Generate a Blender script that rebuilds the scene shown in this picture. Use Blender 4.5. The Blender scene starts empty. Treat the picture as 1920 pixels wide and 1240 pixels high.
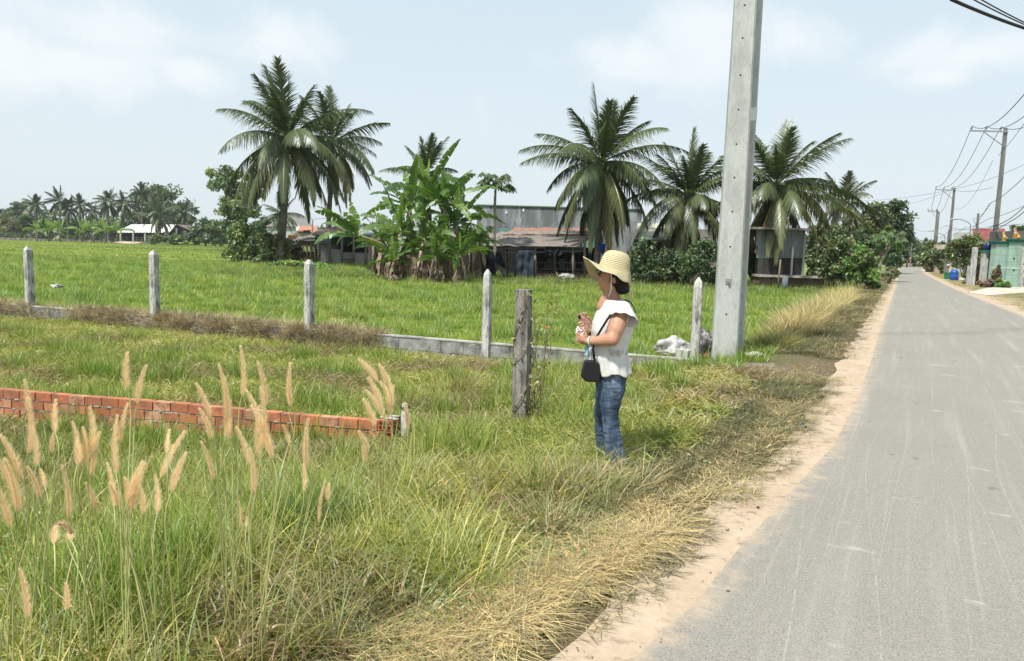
import bpy, math, random
import numpy as np
from mathutils import Vector, Matrix, noise
R = math.radians
S = bpy.context.scene
# ---------------------------------------------------------------- camera, sky, sun, exposure
F = 26 * 1920 / 36
cd = bpy.data.cameras.new('camera'); cam = bpy.data.objects.new('camera', cd); S.collection.objects.link(cam)
cd.sensor_width = 36; cd.lens = 26; cd.clip_start = .05; cd.clip_end = 3000
CM = Matrix.Translation((0, 0, 1.6)) @ Matrix.Rotation(R(90 - 6.38), 4, 'X') @ Matrix.Rotation(R(1.6), 4, 'Z')
cam.matrix_world = CM; S.camera = cam
S.view_settings.view_transform = 'Standard'; S.view_settings.look = 'None'
S.view_settings.exposure = 0.6; S.view_settings.gamma = 1
SUN_EL, SUN_AZ = R(58), R(-140)     # azimuth from +Y towards +X
sd = bpy.data.lights.new('sun', 'SUN'); sun = bpy.data.objects.new('sun', sd); S.collection.objects.link(sun)
sd.energy = 4.1; sd.angle = R(5); sd.color = (1, .965, .9)
sv = Vector((math.cos(SUN_EL) * math.sin(SUN_AZ), math.cos(SUN_EL) * math.cos(SUN_AZ), math.sin(SUN_EL)))
sun.rotation_euler = sv.to_track_quat('Z', 'Y').to_euler()

class N:                                            # tiny node-graph helper
    def __init__(s, t): s.t = t; s.n = t.nodes; s.l = t.links
    def add(s, k, **kw):
        n = s.n.new(k); ins = kw.pop('i', {})
        for a, b in kw.items(): setattr(n, a, b)
        for a, b in ins.items():
            if isinstance(b, bpy.types.NodeSocket): s.l.new(b, n.inputs[a])
            else: n.inputs[a].default_value = b
        return n
    def m(s, op, a, b=0., c=0., clamp=False):
        n = s.add('ShaderNodeMath', operation=op, use_clamp=clamp, i={0: a, 1: b, 2: c}); return n.outputs[0]
    def mix(s, f, a, b, mode='MIX'):
        n = s.n.new('ShaderNodeMix'); n.data_type = 'RGBA'; n.blend_type = mode
        for k, v in ((0, f), (6, a), (7, b)):
            if isinstance(v, bpy.types.NodeSocket): s.l.new(v, n.inputs[k])
            else: n.inputs[k].default_value = (*v, 1) if k and len(v) == 3 else v
        return n.outputs[2]
    def noise(s, vec, scale, det=4, rough=.55, dist=0.):
        n = s.add('ShaderNodeTexNoise', i={'Scale': scale, 'Detail': det, 'Roughness': rough, 'Distortion': dist})
        if vec is not None: s.l.new(vec, n.inputs['Vector'])
        return n.outputs['Fac']
    def ramp(s, f, lo, hi):
        n = s.add('ShaderNodeMapRange', i={0: f, 1: lo, 2: hi}); n.interpolation_type = 'SMOOTHSTEP'; return n.outputs[0]

W = bpy.data.worlds.new('World'); S.world = W; W.use_nodes = True
g = N(W.node_tree); g.n.clear()
sky = g.add('ShaderNodeTexSky', sky_type='NISHITA', sun_disc=False, sun_elevation=SUN_EL, sun_rotation=SUN_AZ,
            air_density=1.2, dust_density=3.0, ozone_density=1.5)
skc = g.mix(1.0, sky.outputs[0], (.10, .10, .10), 'MULTIPLY')
tc = g.add('ShaderNodeTexCoord').outputs['Generated']
sep = g.add('ShaderNodeSeparateXYZ', i={0: tc})
hz = g.ramp(sep.outputs[2], -.02, .75)
pale = g.mix(hz, (.62, .69, .725), (.44, .59, .68))
base = g.mix(.85, skc, pale)
def blob(px, py, rx, ry):
    d = (CM.to_3x3() @ Vector(((px - 960) / F, -(py - 620) / F, -1))).normalized()
    v = g.add('ShaderNodeVectorMath', operation='SUBTRACT', i={0: tc, 1: tuple(d)})
    v = g.add('ShaderNodeVectorMath', operation='MULTIPLY', i={0: v.outputs[0], 1: (1 / rx, 1 / rx, 1 / ry)})
    l = g.add('ShaderNodeVectorMath', operation='LENGTH', i={0: v.outputs[0]}).outputs['Value']
    return g.m('SUBTRACT', 1, l, clamp=True)
cs = None
for b in [(170, 40, .26, .11), (120, 130, .22, .09), (0, 90, .2, .12), (365, 135, .09, .05), (500, 75, .16, .08), (1320, 70, .18, .13), (1480, 75, .12, .07),
          (1850, 100, .19, .055), (1760, 145, .09, .03), (1180, 110, .2, .07), (700, 200, .5, .2), (1000, 60, .3, .1)]:
    k = blob(*b); k = g.m('MULTIPLY', k, .33 if b[2] > .28 else 1)
    cs = k if cs is None else g.m('MAXIMUM', cs, k)
mp = g.add('ShaderNodeMapping', i={0: tc, 3: (1, 1, 1.7)}).outputs[0]
nz = g.noise(mp, 7.5, 9, .60, .5)
cl = g.ramp(g.m('ADD', g.m('MULTIPLY', cs, .66), g.m('MULTIPLY', nz, .9)), .66, 1.15)
fin = g.mix(g.m('MULTIPLY', cl, .62), base, (.75, .765, .77))
g.l.new(g.add('ShaderNodeBackground', i={'Color': fin, 'Strength': .90}).outputs[0], g.add('ShaderNodeOutputWorld').inputs[0])
BG = [n for n in g.n if n.type == 'BACKGROUND'][0]

# ---------------------------------------------------------------- picture <-> place
def ray(px, py): return CM.to_3x3() @ Vector(((px - 960) / F, -(py - 620) / F, -1))
def gp(px, py, z=0.):
    d = ray(px, py); t = (z - 1.6) / d.z; return Vector((0, 0, 1.6)) + d * t
def at(px, py, Y):
    d = ray(px, py); return Vector((0, 0, 1.6)) + d * (Y / d.y)
def mpp(Y): return Y / F                                   # metres per photo pixel at a distance
T = Vector((.479, .878)); Q = Vector((.878, -.479))         # along / across the road
def sq(x, y): return x * T.x + y * T.y, x * Q.x + y * Q.y
def xy(s, q): return s * T.x + q * Q.x, s * T.y + q * Q.y
def edge(pts):
    a = sorted(sq(*gp(*p)[:2]) for p in pts); return [p[0] for p in a], [p[1] for p in a]
EL = edge([(1187, 1240), (1300, 1140), (1387, 1031), (1474, 935), (1561, 839), (1605, 761), (1630, 690), (1650, 620), (1668, 570), (1680, 535), (1685, 512), (1687, 501)])
ER = edge([(1920, 591), (1828, 556), (1775, 534), (1740, 516), (1729, 508), (1733, 501)])
EV = edge([(1030, 1235), (1180, 1120), (1250, 1050), (1300, 985), (1430, 887), (1518, 787), (1561, 712), (1615, 620), (1645, 572), (1668, 535), (1680, 512), (1686, 501)])
qL = lambda s: float(np.interp(s, *EL)); qR = lambda s: float(np.interp(s, [0] + ER[0], [3.25] + ER[1])); qV = lambda s: float(np.interp(s, *EV))
def sm(a, b, x):
    t = min(1, max(0, (x - a) / (b - a))); return t * t * (3 - 2 * t)
def H(x, y):
    s, q = sq(x, y); d = qV(s) - q
    z = -.24 * sm(.9, 4.2, d)
    if d > 0: z += sm(0, .6, d) * (.035 * noise.noise((x * .9, y * .9, 0)) + .02 * noise.noise((x * 2.7, y * 2.7, 3)))
    return z

# ---------------------------------------------------------------- tags
def tag(o, label, cat, group=None, kind=None):
    if label: o['label'] = label
    if cat: o['category'] = cat
    if group: o['group'] = group
    if kind: o['kind'] = kind
    return o
def thing(name, label, cat, loc=(0, 0, 0), rz=0., group=None):
    o = bpy.data.objects.new(name, None); S.collection.objects.link(o); o.empty_display_size = .1
    o.location = loc; o.rotation_euler = (0, 0, rz); return tag(o, label, cat, group)
def copy_tree(o, parent=None):
    c = o.copy(); S.collection.objects.link(c); c.parent = parent
    for ch in list(o.children): copy_tree(ch, c)
    return c

# ---------------------------------------------------------------- materials
def setc(b, names, v):
    for n in names:
        if n in b.inputs: b.inputs[n].default_value = v; return
def mat(name, col, rough=.8, col2=None, scale=4., bump=0., bscale=None, tint=False, spec=.3, stretch=None, col3=None, lo=.4, hi=.65, metal=0., bd=.01):
    m = bpy.data.materials.new(name); m.use_nodes = True; n = N(m.node_tree)
    b = n.n['Principled BSDF']; b.inputs['Roughness'].default_value = rough; b.inputs['Metallic'].default_value = metal
    setc(b, ['Specular IOR Level'], spec)
    v = n.add('ShaderNodeTexCoord').outputs['Object']
    if stretch: v = n.add('ShaderNodeMapping', i={0: v, 3: stretch}).outputs[0]
    if tint: c = n.add('ShaderNodeAttribute', attribute_name='tint').outputs[0]
    else: c = n.mix(0, col, col)
    if col2:
        f = n.ramp(n.noise(v, scale, 6, .6), lo, hi); c = n.mix(f, c, col2)
    if col3:
        f = n.ramp(n.noise(v, scale * 3.7, 6, .7), .52, .68); c = n.mix(f, c, col3)
    c = n.mix(1, c, n.mix(n.noise(v, scale * 9, 3), (.8, .8, .8), (1.15, 1.15, 1.15)), 'MULTIPLY')
    n.l.new(c, b.inputs['Base Color'])
    if bump:
        h = n.noise(v, bscale or scale * 6, 5, .65)
        n.l.new(n.add('ShaderNodeBump', i={'Strength': bump, 'Distance': bd, 'Height': h}).outputs[0], b.inputs['Normal'])
    return m
def leafmat(name, tl=.35, rough=.5, gloss=.06, inst=False, attr='tint', tip=None, var=.35, vs=3., tt=(1.15, 1.25, .6)):
    m = bpy.data.materials.new(name); m.use_nodes = True; n = N(m.node_tree); n.n.clear()
    a = n.add('ShaderNodeAttribute', attribute_name='gcol' if inst else attr)
    if inst: a.attribute_type = 'INSTANCER'
    c = a.outputs[0]
    if inst:
        bl = n.add('ShaderNodeAttribute', attribute_name='tint').outputs[0]
        c = n.mix(1, c, bl, 'MULTIPLY')
    if tip:
        t = n.add('ShaderNodeAttribute', attribute_name='tt').outputs['Fac']
        c = n.mix(n.ramp(t, .45, 1.1), c, tip)
    if var:
        g0 = n.add('ShaderNodeTexCoord').outputs['Object']
        c = n.mix(1, c, n.mix(n.noise(g0, vs, 3), (1 - var,) * 3, (1 + var,) * 3), 'MULTIPLY')
    d = n.add('ShaderNodeBsdfDiffuse', i={0: c}); tr = n.add('ShaderNodeBsdfTranslucent', i={0: n.mix(1, c, tt, 'MULTIPLY')})
    x = n.add('ShaderNodeMixShader', i={0: tl, 1: d.outputs[0], 2: tr.outputs[0]})
    if gloss:
        gl = n.add('ShaderNodeBsdfGlossy', i={'Color': (.9, .95, 1, 1), 'Roughness': rough})
        x = n.add('ShaderNodeMixShader', i={0: gloss, 1: x.outputs[0], 2: gl.outputs[0]})
    n.l.new(x.outputs[0], n.add('ShaderNodeOutputMaterial').inputs[0]); return m

# ---------------------------------------------------------------- mesh builder
class MB:
    def __init__(s): s.v = []; s.f = []; s.c = []; s.t = []; s.col = (1, 1, 1)
    def vs(s, pts, t=None):
        i = len(s.v); s.v += [tuple(p) for p in pts]; s.c += [s.col] * len(pts); s.t += list(t) if t is not None else [0.] * len(pts); return i
    def box(s, c, size, rz=0., M=None, taper=1., top=None):
        x, y, z = [k / 2 for k in size]; ps = []
        for zz in (-z, z):
            k = taper if zz > 0 else 1
            ps += [Vector((-x * k, -y * k, zz)), Vector((x * k, -y * k, zz)), Vector((x * k, y * k, zz)), Vector((-x * k, y * k, zz))]
        m = M or Matrix.Rotation(rz, 3, 'Z'); i = s.vs([Vector(c) + m @ p for p in ps])
        s.f += [(i, i + 3, i + 2, i + 1), (i + 4, i + 5, i + 6, i + 7)] + [(i + a, i + (a + 1) % 4, i + (a + 1) % 4 + 4, i + a + 4) for a in range(4)]; return s
    def tube(s, pts, rad, n=8, cap=True, ry=None, up=(0, 0, 1), round_=False):
        pts = [Vector(p) for p in pts]; rad = rad if hasattr(rad, '__len__') else [rad] * len(pts)
        ry = ry or rad; last = None; i0 = len(s.v); k = len(pts)
        for j, p in enumerate(pts):
            d = (pts[min(j + 1, k - 1)] - pts[max(j - 1, 0)]).normalized()
            if last is None:
                u = Vector(up); u = u if abs(u.dot(d)) < .95 else Vector((1, 0, 0))
            else: u = last
            a = d.cross(u).normalized(); u = a.cross(d).normalized(); last = u
            s.vs([p + a * (math.cos(t) * rad[j]) + u * (math.sin(t) * ry[j]) for t in [2 * math.pi * q / n for q in range(n)]], [j / max(1, k - 1)] * n)
        for j in range(k - 1):
            for q in range(n):
                a = i0 + j * n + q; b = i0 + j * n + (q + 1) % n; s.f.append((a, b, b + n, a + n))
        if cap: s.f.append(tuple(i0 + q for q in reversed(range(n)))); s.f.append(tuple(i0 + (k - 1) * n + q for q in range(n)))
        return s
    def cap(s, p0, r0, p1, r1, n=12):                       # capsule
        p0 = Vector(p0); p1 = Vector(p1); d = (p1 - p0).normalized(); P = []; RR = []
        for a in (85, 60, 30, 0): P.append(p0 - d * r0 * math.sin(R(a))); RR.append(r0 * math.cos(R(a)))
        for a in (0, 30, 60, 85): P.append(p1 + d * r1 * math.sin(R(a))); RR.append(r1 * math.cos(R(a)))
        return s.tube(P, RR, n)
    def ell(s, c, r, n=14, m=8, M=None):
        c = Vector(c); i0 = len(s.v); M = M or Matrix.Identity(3)
        for j in range(m + 1):
            a = -math.pi / 2 + math.pi * (j + .02) / (m + .04)
            s.vs([c + M @ Vector((r[0] * math.cos(a) * math.cos(t), r[1] * math.cos(a) * math.sin(t), r[2] * math.sin(a))) for t in [2 * math.pi * q / n for q in range(n)]])
        for j in range(m):
            for q in range(n):
                a = i0 + j * n + q; b = i0 + j * n + (q + 1) % n; s.f.append((a, b, b + n, a + n))
        s.f.append(tuple(i0 + q for q in reversed(range(n)))); s.f.append(tuple(i0 + m * n + q for q in range(n))); return s
    def lathe(s, c, prof, n=24, wob=None):
        c = Vector(c); i0 = len(s.v); m = len(prof)
        for j, (r, z) in enumerate(prof):
            for q in range(n):
                t = 2 * math.pi * q / n; p = Vector((r * math.cos(t), r * math.sin(t), z))
                if wob: p = wob(p, t, j)
                s.vs([c + p])
        for j in range(m - 1):
            for q in range(n):
                a = i0 + j * n + q; b = i0 + j * n + (q + 1) % n; s.f.append((a, b, b + n, a + n))
        return s
    def strip(s, L, Rr, t=None):
        i = len(s.v); ps = []; tt = []
        for k, (a, b) in enumerate(zip(L, Rr)): ps += [a, b]; tt += [k / (len(L) - 1)] * 2
        s.vs(ps, tt)
        for k in range(len(L) - 1): s.f.append((i + 2 * k, i + 2 * k + 1, i + 2 * k + 3, i + 2 * k + 2))
    def grid(s, fn, nu, nv):
        i = len(s.v); s.vs([fn(a / nu, b / nv) for a in range(nu + 1) for b in range(nv + 1)])
        for a in range(nu):
            for b in range(nv):
                k = i + a * (nv + 1) + b; s.f.append((k, k + nv + 1, k + nv + 2, k + 1))
        return s
    def build(s, name, m, parent=None, smooth=True, link=True):
        me = bpy.data.meshes.new(name); me.from_pydata(s.v, [], s.f)
        a = me.color_attributes.new('tint', 'FLOAT_COLOR', 'POINT')
        c = np.ones((len(s.v), 4), 'f'); c[:, :3] = np.array(s.c, 'f'); a.data.foreach_set('color', c.ravel())
        b = me.attributes.new('tt', 'FLOAT', 'POINT'); b.data.foreach_set('value', np.array(s.t, 'f'))
        me.materials.append(m); me.polygons.foreach_set('use_smooth', [smooth] * len(me.polygons)); me.update()
        o = bpy.data.objects.new(name, me)
        if link: S.collection.objects.link(o)
        if parent: o.parent = parent
        return o
def npmesh(name, V, Fq, C, m, parent=None, k=4):
    me = bpy.data.meshes.new(name); me.vertices.add(len(V)); me.vertices.foreach_set('co', V.astype('f').ravel())
    me.loops.add(Fq.size); me.loops.foreach_set('vertex_index', Fq.astype('i').ravel())
    me.polygons.add(len(Fq)); me.polygons.foreach_set('loop_start', np.arange(0, Fq.size, k, dtype='i'))
    a = me.color_attributes.new('tint', 'FLOAT_COLOR', 'POINT'); c = np.ones((len(V), 4), 'f'); c[:, :3] = C; a.data.foreach_set('color', c.ravel())
    me.materials.append(m); me.update(calc_edges=True); me.validate()
    o = bpy.data.objects.new(name, me); S.collection.objects.link(o)
    if parent: o.parent = parent
    return o
def jit(c, rng, a=.25, h=.12):
    k = 1 + rng.uniform(-a, a); return (c[0] * k * (1 + rng.uniform(-h, h)), c[1] * k, c[2] * k * (1 + rng.uniform(-h, h)))
def bake(mb, name, m, parent, voxel, smooth=3, sub=0):     # union of shapes -> one continuous surface
    o = mb.build('tmp', m); r = o.modifiers.new('r', 'REMESH'); r.mode = 'VOXEL'; r.voxel_size = voxel; r.use_smooth_shade = True
    k = o.modifiers.new('s', 'SMOOTH'); k.iterations = smooth; k.factor = .5
    dg = bpy.context.evaluated_depsgraph_get(); dg.update(); me = bpy.data.meshes.new_from_object(o.evaluated_get(dg))
    bpy.data.objects.remove(o); me.name = name; me.materials.clear(); me.materials.append(m)
    o = bpy.data.objects.new(name, me); S.collection.objects.link(o); o.parent = parent
    me.polygons.foreach_set('use_smooth', [True] * len(me.polygons)); return o

def haze():
    m = bpy.data.materials.new('haze'); m.use_nodes = True; n = N(m.node_tree); n.n.clear()
    v = n.add('ShaderNodeVolumePrincipled', i={'Color': (.93, .96, 1, 1), 'Density': .0002, 'Anisotropy': .2}); n.l.new(v.outputs[0], n.add('ShaderNodeOutputMaterial').inputs['Volume'])
    mb = MB(); mb.box((0, 590, 12), (2600, 1400, 28)); o = mb.build('haze', m, None, False); o['kind'] = 'stuff'; tag(o, 'thin pale haze over the fields', None)
# ================================================================ SETTING
def ground_mat():
    m = bpy.data.materials.new('soil'); m.use_nodes = True; n = N(m.node_tree); b = n.n['Principled BSDF']; b.inputs['Roughness'].default_value = .95
    setc(b, ['Specular IOR Level'], .1)
    v = n.add('ShaderNodeTexCoord').outputs['Object']; c = n.add('ShaderNodeAttribute', attribute_name='tint').outputs[0]
    f = n.noise(v, .35, 5, .6); c = n.mix(1, c, n.mix(f, (.65, .65, .65), (1.35, 1.3, 1.2)), 'MULTIPLY')
    f2 = n.noise(v, 14, 6, .7); c = n.mix(1, c, n.mix(f2, (.6, .6, .6), (1.4, 1.4, 1.4)), 'MULTIPLY'); n.l.new(c, b.inputs['Base Color'])
    n.l.new(n.add('ShaderNodeBump', i={'Strength': .8, 'Distance': .03, 'Height': f2}).outputs[0], b.inputs['Normal']); return m
def wallline(x): return A0.y + (A1.y - A0.y) * (x - A0.x) / (A1.x - A0.x)
A0 = gp(1285, 672, .1); A1 = gp(58, 573, .1)
WD = (A1 - A0).normalized()
SAND = (.425, .328, .232)
def gcol(x, y):
    s, q = sq(x, y); d = qV(s) - q
    dirt = (.13, .10, .065); gr = (.10, .125, .04); lot = (.085, .08, .035); far = (.17, .22, .06)  # lot soil darkened to stand for shade in the grass gaps
    if q > qR(s) + .2:
        k = sm(.3, 2.2, q - qR(s) + .7 * noise.noise((x * .4, y * .4, 9))); a = (.42, .33, .23); b = (.20, .18, .09)
        return tuple(a[i] * (1 - k) + b[i] * k for i in range(3))
    w = sm(.3, 1.6, d); inner = gr if y > wallline(x) else lot
    inner = tuple(inner[i] * (1 - sm(20, 70, y)) + far[i] * sm(20, 70, y) for i in range(3)) if y > wallline(x) else inner
    c = tuple(dirt[i] * (1 - w) + inner[i] * w for i in range(3))
    for (bx, by, rx, ry) in [(gp(400, 490, -.2).x, gp(400, 490, -.2).y, 5, 2.2)]:
        e = ((x - bx) / rx) ** 2 + ((y - by) / ry) ** 2 + .5 * noise.noise((x, y, 1))
        if e < 1: c = (.42, .33, .2)
    return c
ys = [-8, -4, -2, -1] + list(np.arange(0, 14, .2)) + list(np.arange(14, 30, .6)) + list(np.arange(30, 80, 2)) + list(np.arange(80, 260, 8)) + [280, 340, 450, 700, 1200]
xs = [-1200, -600, -350] + list(np.arange(-260, -60, 10)) + list(np.arange(-60, -12, 2)) + list(np.arange(-12, 8, .2)) + list(np.arange(8, 40, .6)) + list(np.arange(40, 130, 3)) + [140, 180, 260, 400, 700, 1200]
mb = MB(); V = []; C = []
for y in ys:
    for x in xs: V.append((x, y, H(x, y))); C.append(gcol(x, y))
nx = len(xs); FQ = [(j * nx + i, j * nx + i + 1, (j + 1) * nx + i + 1, (j + 1) * nx + i) for j in range(len(ys) - 1) for i in range(nx - 1)]
o = npmesh('ground', np.array(V), np.array(FQ), np.array(C), ground_mat()); o['kind'] = 'structure'
o.data.polygons.foreach_set('use_smooth', [True] * len(o.data.polygons))

def road_mesh(name, ql, qr, z, m, s0=-6, s1=None, n=14, crown=.0):
    s1 = s1 or EL[0][-1] + 1; ss = list(np.arange(s0, 40, .25)) + list(np.arange(40, s1, 1.5)); V = []; UV = []
    for s in ss:
        a, b = ql(s), qr(s)
        for k in range(n + 1):
            q = a + (b - a) * k / n; x, y = xy(s, q); V.append((x, y, z + crown * math.sin(math.pi * k / n))); UV.append((q, s, q - a, b - q))
    Fq = [(j * (n + 1) + k, j * (n + 1) + k + 1, (j + 1) * (n + 1) + k + 1, (j + 1) * (n + 1) + k) for j in range(len(ss) - 1) for k in range(n)]
    o = npmesh(name, np.array(V), np.array(Fq), np.ones((len(V), 3)), m); me = o.data
    a = me.attributes.new('rc', 'FLOAT_VECTOR', 'POINT'); a.data.foreach_set('vector', np.array([(u[0], u[1], 0) for u in UV], 'f').ravel())
    a = me.attributes.new('dl', 'FLOAT', 'POINT'); a.data.foreach_set('value', np.array([u[2] for u in UV], 'f'))
    a = me.attributes.new('dr', 'FLOAT', 'POINT'); a.data.foreach_set('value', np.array([u[3] for u in UV], 'f'))
    me.polygons.foreach_set('use_smooth', [True] * len(me.polygons)); o['kind'] = 'structure'; return o
def asphalt():
    m = bpy.data.materials.new('worn_asphalt'); m.use_nodes = True; n = N(m.node_tree); b = n.n['Principled BSDF']; b.inputs['Roughness'].default_value = .85
    setc(b, ['Specular IOR Level'], .25)
    v = n.add('ShaderNodeAttribute', attribute_name='rc').outputs['Vector']
    dl = n.add('ShaderNodeAttribute', attribute_name='dl').outputs['Fac']; dr = n.add('ShaderNodeAttribute', attribute_name='dr').outputs['Fac']
    big = n.noise(v, .6, 5, .6); c = n.mix(big, (.218, .200, .174), (.278, .256, .224))
    fine = n.noise(v, 95, 4, .7); c = n.mix(1, c, n.mix(n.ramp(fine, .3, .72), (.68, .68, .68), (1.3, 1.3, 1.28)), 'MULTIPLY')
    med = n.noise(v, 22, 4, .7); c = n.mix(1, c, n.mix(med, (.78, .78, .78), (1.22, 1.22, 1.2)), 'MULTIPLY')
    st = n.add('ShaderNodeMapping', i={0: v, 3: (3.2, .12, 1)}).outputs[0]
    c = n.mix(n.m('MULTIPLY', n.ramp(n.noise(st, 1.6, 5), .5, .75), .35), c, (.36, .345, .31))       # pale wheel tracks
    st2 = n.add('ShaderNodeMapping', i={0: v, 3: (26, .25, 1)}).outputs[0]; c = n.mix(n.m('MULTIPLY', n.ramp(n.noise(st2, 1.3, 4), .55, .75), .18), c, (.46, .44, .40))
    sp = n.ramp(n.noise(n.add('ShaderNodeMapping', i={0: v, 3: (1, .55, 1)}).outputs[0], 4.3, 2, .5), .70, .74)
    c = n.mix(n.m('MULTIPLY', sp, .5), c, (.07, .07, .068))                                           # dark spots
    sp2 = n.ramp(n.noise(n.add('ShaderNodeMapping', i={0: v, 1: (7, 3, 0), 3: (.6, 1.5, 1)}).outputs[0], 3.1, 3, .5), .66, .72)
    c = n.mix(n.m('MULTIPLY', sp2, .45), c, (.46, .44, .4))
    for k, (off, sc) in enumerate([((0, 0, 0), (2.5, .05, 1)), ((5, 2, 0), (2.1, .07, 1)), ((9, 4, 3), (3.4, .04, 1)), ((3, 8, 1), (1.6, .10, 1))]):
        sx = n.add('ShaderNodeSeparateXYZ', i={0: v}); wv = n.noise(n.add('ShaderNodeMapping', i={0: v, 1: off, 3: (.10, .10, 1)}).outputs[0], 1.0, 1, .4)
        w = n.m('FRACT', n.m('ADD', n.m('MULTIPLY', sx.outputs[0], (1.1, 1.7, .8, 2.3)[k]), n.m('MULTIPLY', wv, (2.2, 3.0, 1.6, 1.2)[k])))     # thin pale scratches
        d = n.m('ABSOLUTE', n.m('SUBTRACT', w, .5)); l = n.m('SUBTRACT', 1, n.ramp(d, .001, (.006, .008, .005, .010)[k]))
        br = n.m('MULTIPLY', n.ramp(n.noise(v, 24 + k, 3), .40, .58), n.ramp(n.noise(n.add('ShaderNodeMapping', i={0: v, 1: off, 3: (1.2, .22, 1)}).outputs[0], 1., 2), .38, .56))
        c = n.mix(n.m('MULTIPLY', n.m('MULTIPLY', l, br), .22), c, (.55, .6, .55))
    e = n.m('ADD', dl, n.m('MULTIPLY', n.m('SUBTRACT', n.noise(v, 5., 8, .8), .5), .9))
    dust = n.m('SUBTRACT', 1, n.ramp(e, -.12, .16)); c = n.mix(n.m('MULTIPLY', dust, .9), c, SAND)
    e = n.m('ADD', dr, n.m('MULTIPLY', n.m('SUBTRACT', n.noise(v, 2.2, 6, .7), .5), .5))
    c = n.mix(n.m('SUBTRACT', 1, n.ramp(e, 0, .3)), c, SAND); n.l.new(c, b.inputs['Base Color'])
    n.l.new(n.add('ShaderNodeBump', i={'Strength': .55, 'Distance': .006, 'Height': n.m('ADD', fine, med)}).outputs[0], b.inputs['Normal']); return m
road_mesh('road', qL, qR, .012, asphalt(), crown=.02)
sandm = mat('sand', SAND, .95, (.48, .375, .275), 1.8, .9, 60, col3=(.27, .20, .14), spec=.1, bd=.006)
def wob(q, s): return q - .04 + .16 * noise.noise((s * 1.3, 0, 0)) + .08 * noise.noise((s * 5, 0, 4))
road_mesh('sand_shoulder', lambda s: wob(qV(s), s), lambda s: qL(s) + .25, .006, sandm, n=8)
road_mesh('sandy_verge', lambda s: qR(s) - .2, lambda s: qR(s) + .5 + .35 * noise.noise((s * .35, 0, 7)), .006, sandm, s0=8, n=6)
# the crossing road at the far end, and the bank beyond it
p0 = gp(1560, 500.5); p1 = gp(1900, 500.5)
m2 = mat('far_asphalt', (.27, .26, .24), .9, (.32, .31, .29), .3)
se = EL[0][-1]
mb = MB(); mb.grid(lambda u, v: Vector((*xy(se - 3 + 9 * v + 26 * (u - .25) * 0, -22 + 50 * u), .02)), 10, 2)
o = mb.build('crossing_road', m2); o['kind'] = 'structure'
# concrete drive at the right
dpts = [gp(1815, 550), gp(1852, 555), gp(1990, 545), gp(1990, 536), gp(1900, 537), gp(1850, 541)]
mb = MB(); i = mb.vs([(p.x, p.y, .035) for p in dpts] + [(p.x, p.y, -.02) for p in dpts]); k = len(dpts)
mb.f.append(tuple(range(i, i + k))); mb.f += [(i + a, i + k + a, i + k + (a + 1) % k, i + (a + 1) % k) for a in range(k)]
o = mb.build('path', mat('drive_concrete', (.55, .50, .42), .9, (.45, .4, .32), 1.5), smooth=False); o['kind'] = 'structure'

# ================================================================ GRASS (tuft clumps scattered with geometry nodes)
gm_lush = leafmat('grass_blade', .33, .4, .035, inst=True, tip=(.30, .33, .09), var=0)
gm_dry = leafmat('dry_blade', .2, .6, .02, inst=True, var=0, tt=(1.1, 1.05, .9))
def tuft(name, n, rad, h, w, lean, seed, m, seg=3, curl=.6, flat=0., thin=1., stalk=0):
    rng = random.Random(seed); mb = MB()
    for i in range(n):
        a = rng.uniform(0, 6.283); r = rad * math.sqrt(rng.random()); p = Vector((r * math.cos(a), r * math.sin(a), -.02))
        a2 = a + rng.uniform(-1.1, 1.1); hh = h * rng.uniform(.45, 1.1); le = rng.uniform(.1, 1) * lean
        d = Vector((math.cos(a2) * le, math.sin(a2) * le, 1 - flat * rng.random())).normalized()
        if lean >= 4: d = Vector((math.cos(a2), math.sin(a2), rng.uniform(-.02, .16))).normalized(); p.z = rng.uniform(.0, .03)
        o_ = Vector((math.cos(a2), math.sin(a2), 0)); sd_ = Vector((-math.sin(a2), math.cos(a2), 0)); tw = rng.uniform(-.9, .9)
        sd_ = (sd_ * math.cos(tw) + o_ * math.sin(tw)); ww = w * rng.uniform(.6, 1.2); L = []; Rr = []
        mb.col = jit((.95, .95, .95), rng, .5, .15)  # wide random blade brightness imitates highlights and shaded gaps
        if rng.random() < .2: mb.col = (2.3, 1.75, 1.9) if m is gm_lush else (1.7, 1.65, 1.5)
        cu = curl * rng.uniform(.2, 1.5)
        for k in range(seg + 1):
            t = k / seg; wd = ww * (1 - t ** 2) * .5 + .0004
            L.append(p - sd_ * wd); Rr.append(p + sd_ * wd)
            d = (d + o_ * cu / seg + Vector((0, 0, -cu * .8 * t / seg))).normalized(); p = p + d * hh / seg
        mb.strip(L, Rr)
    return mb.build(name, m, link=False, smooth=True)
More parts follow.
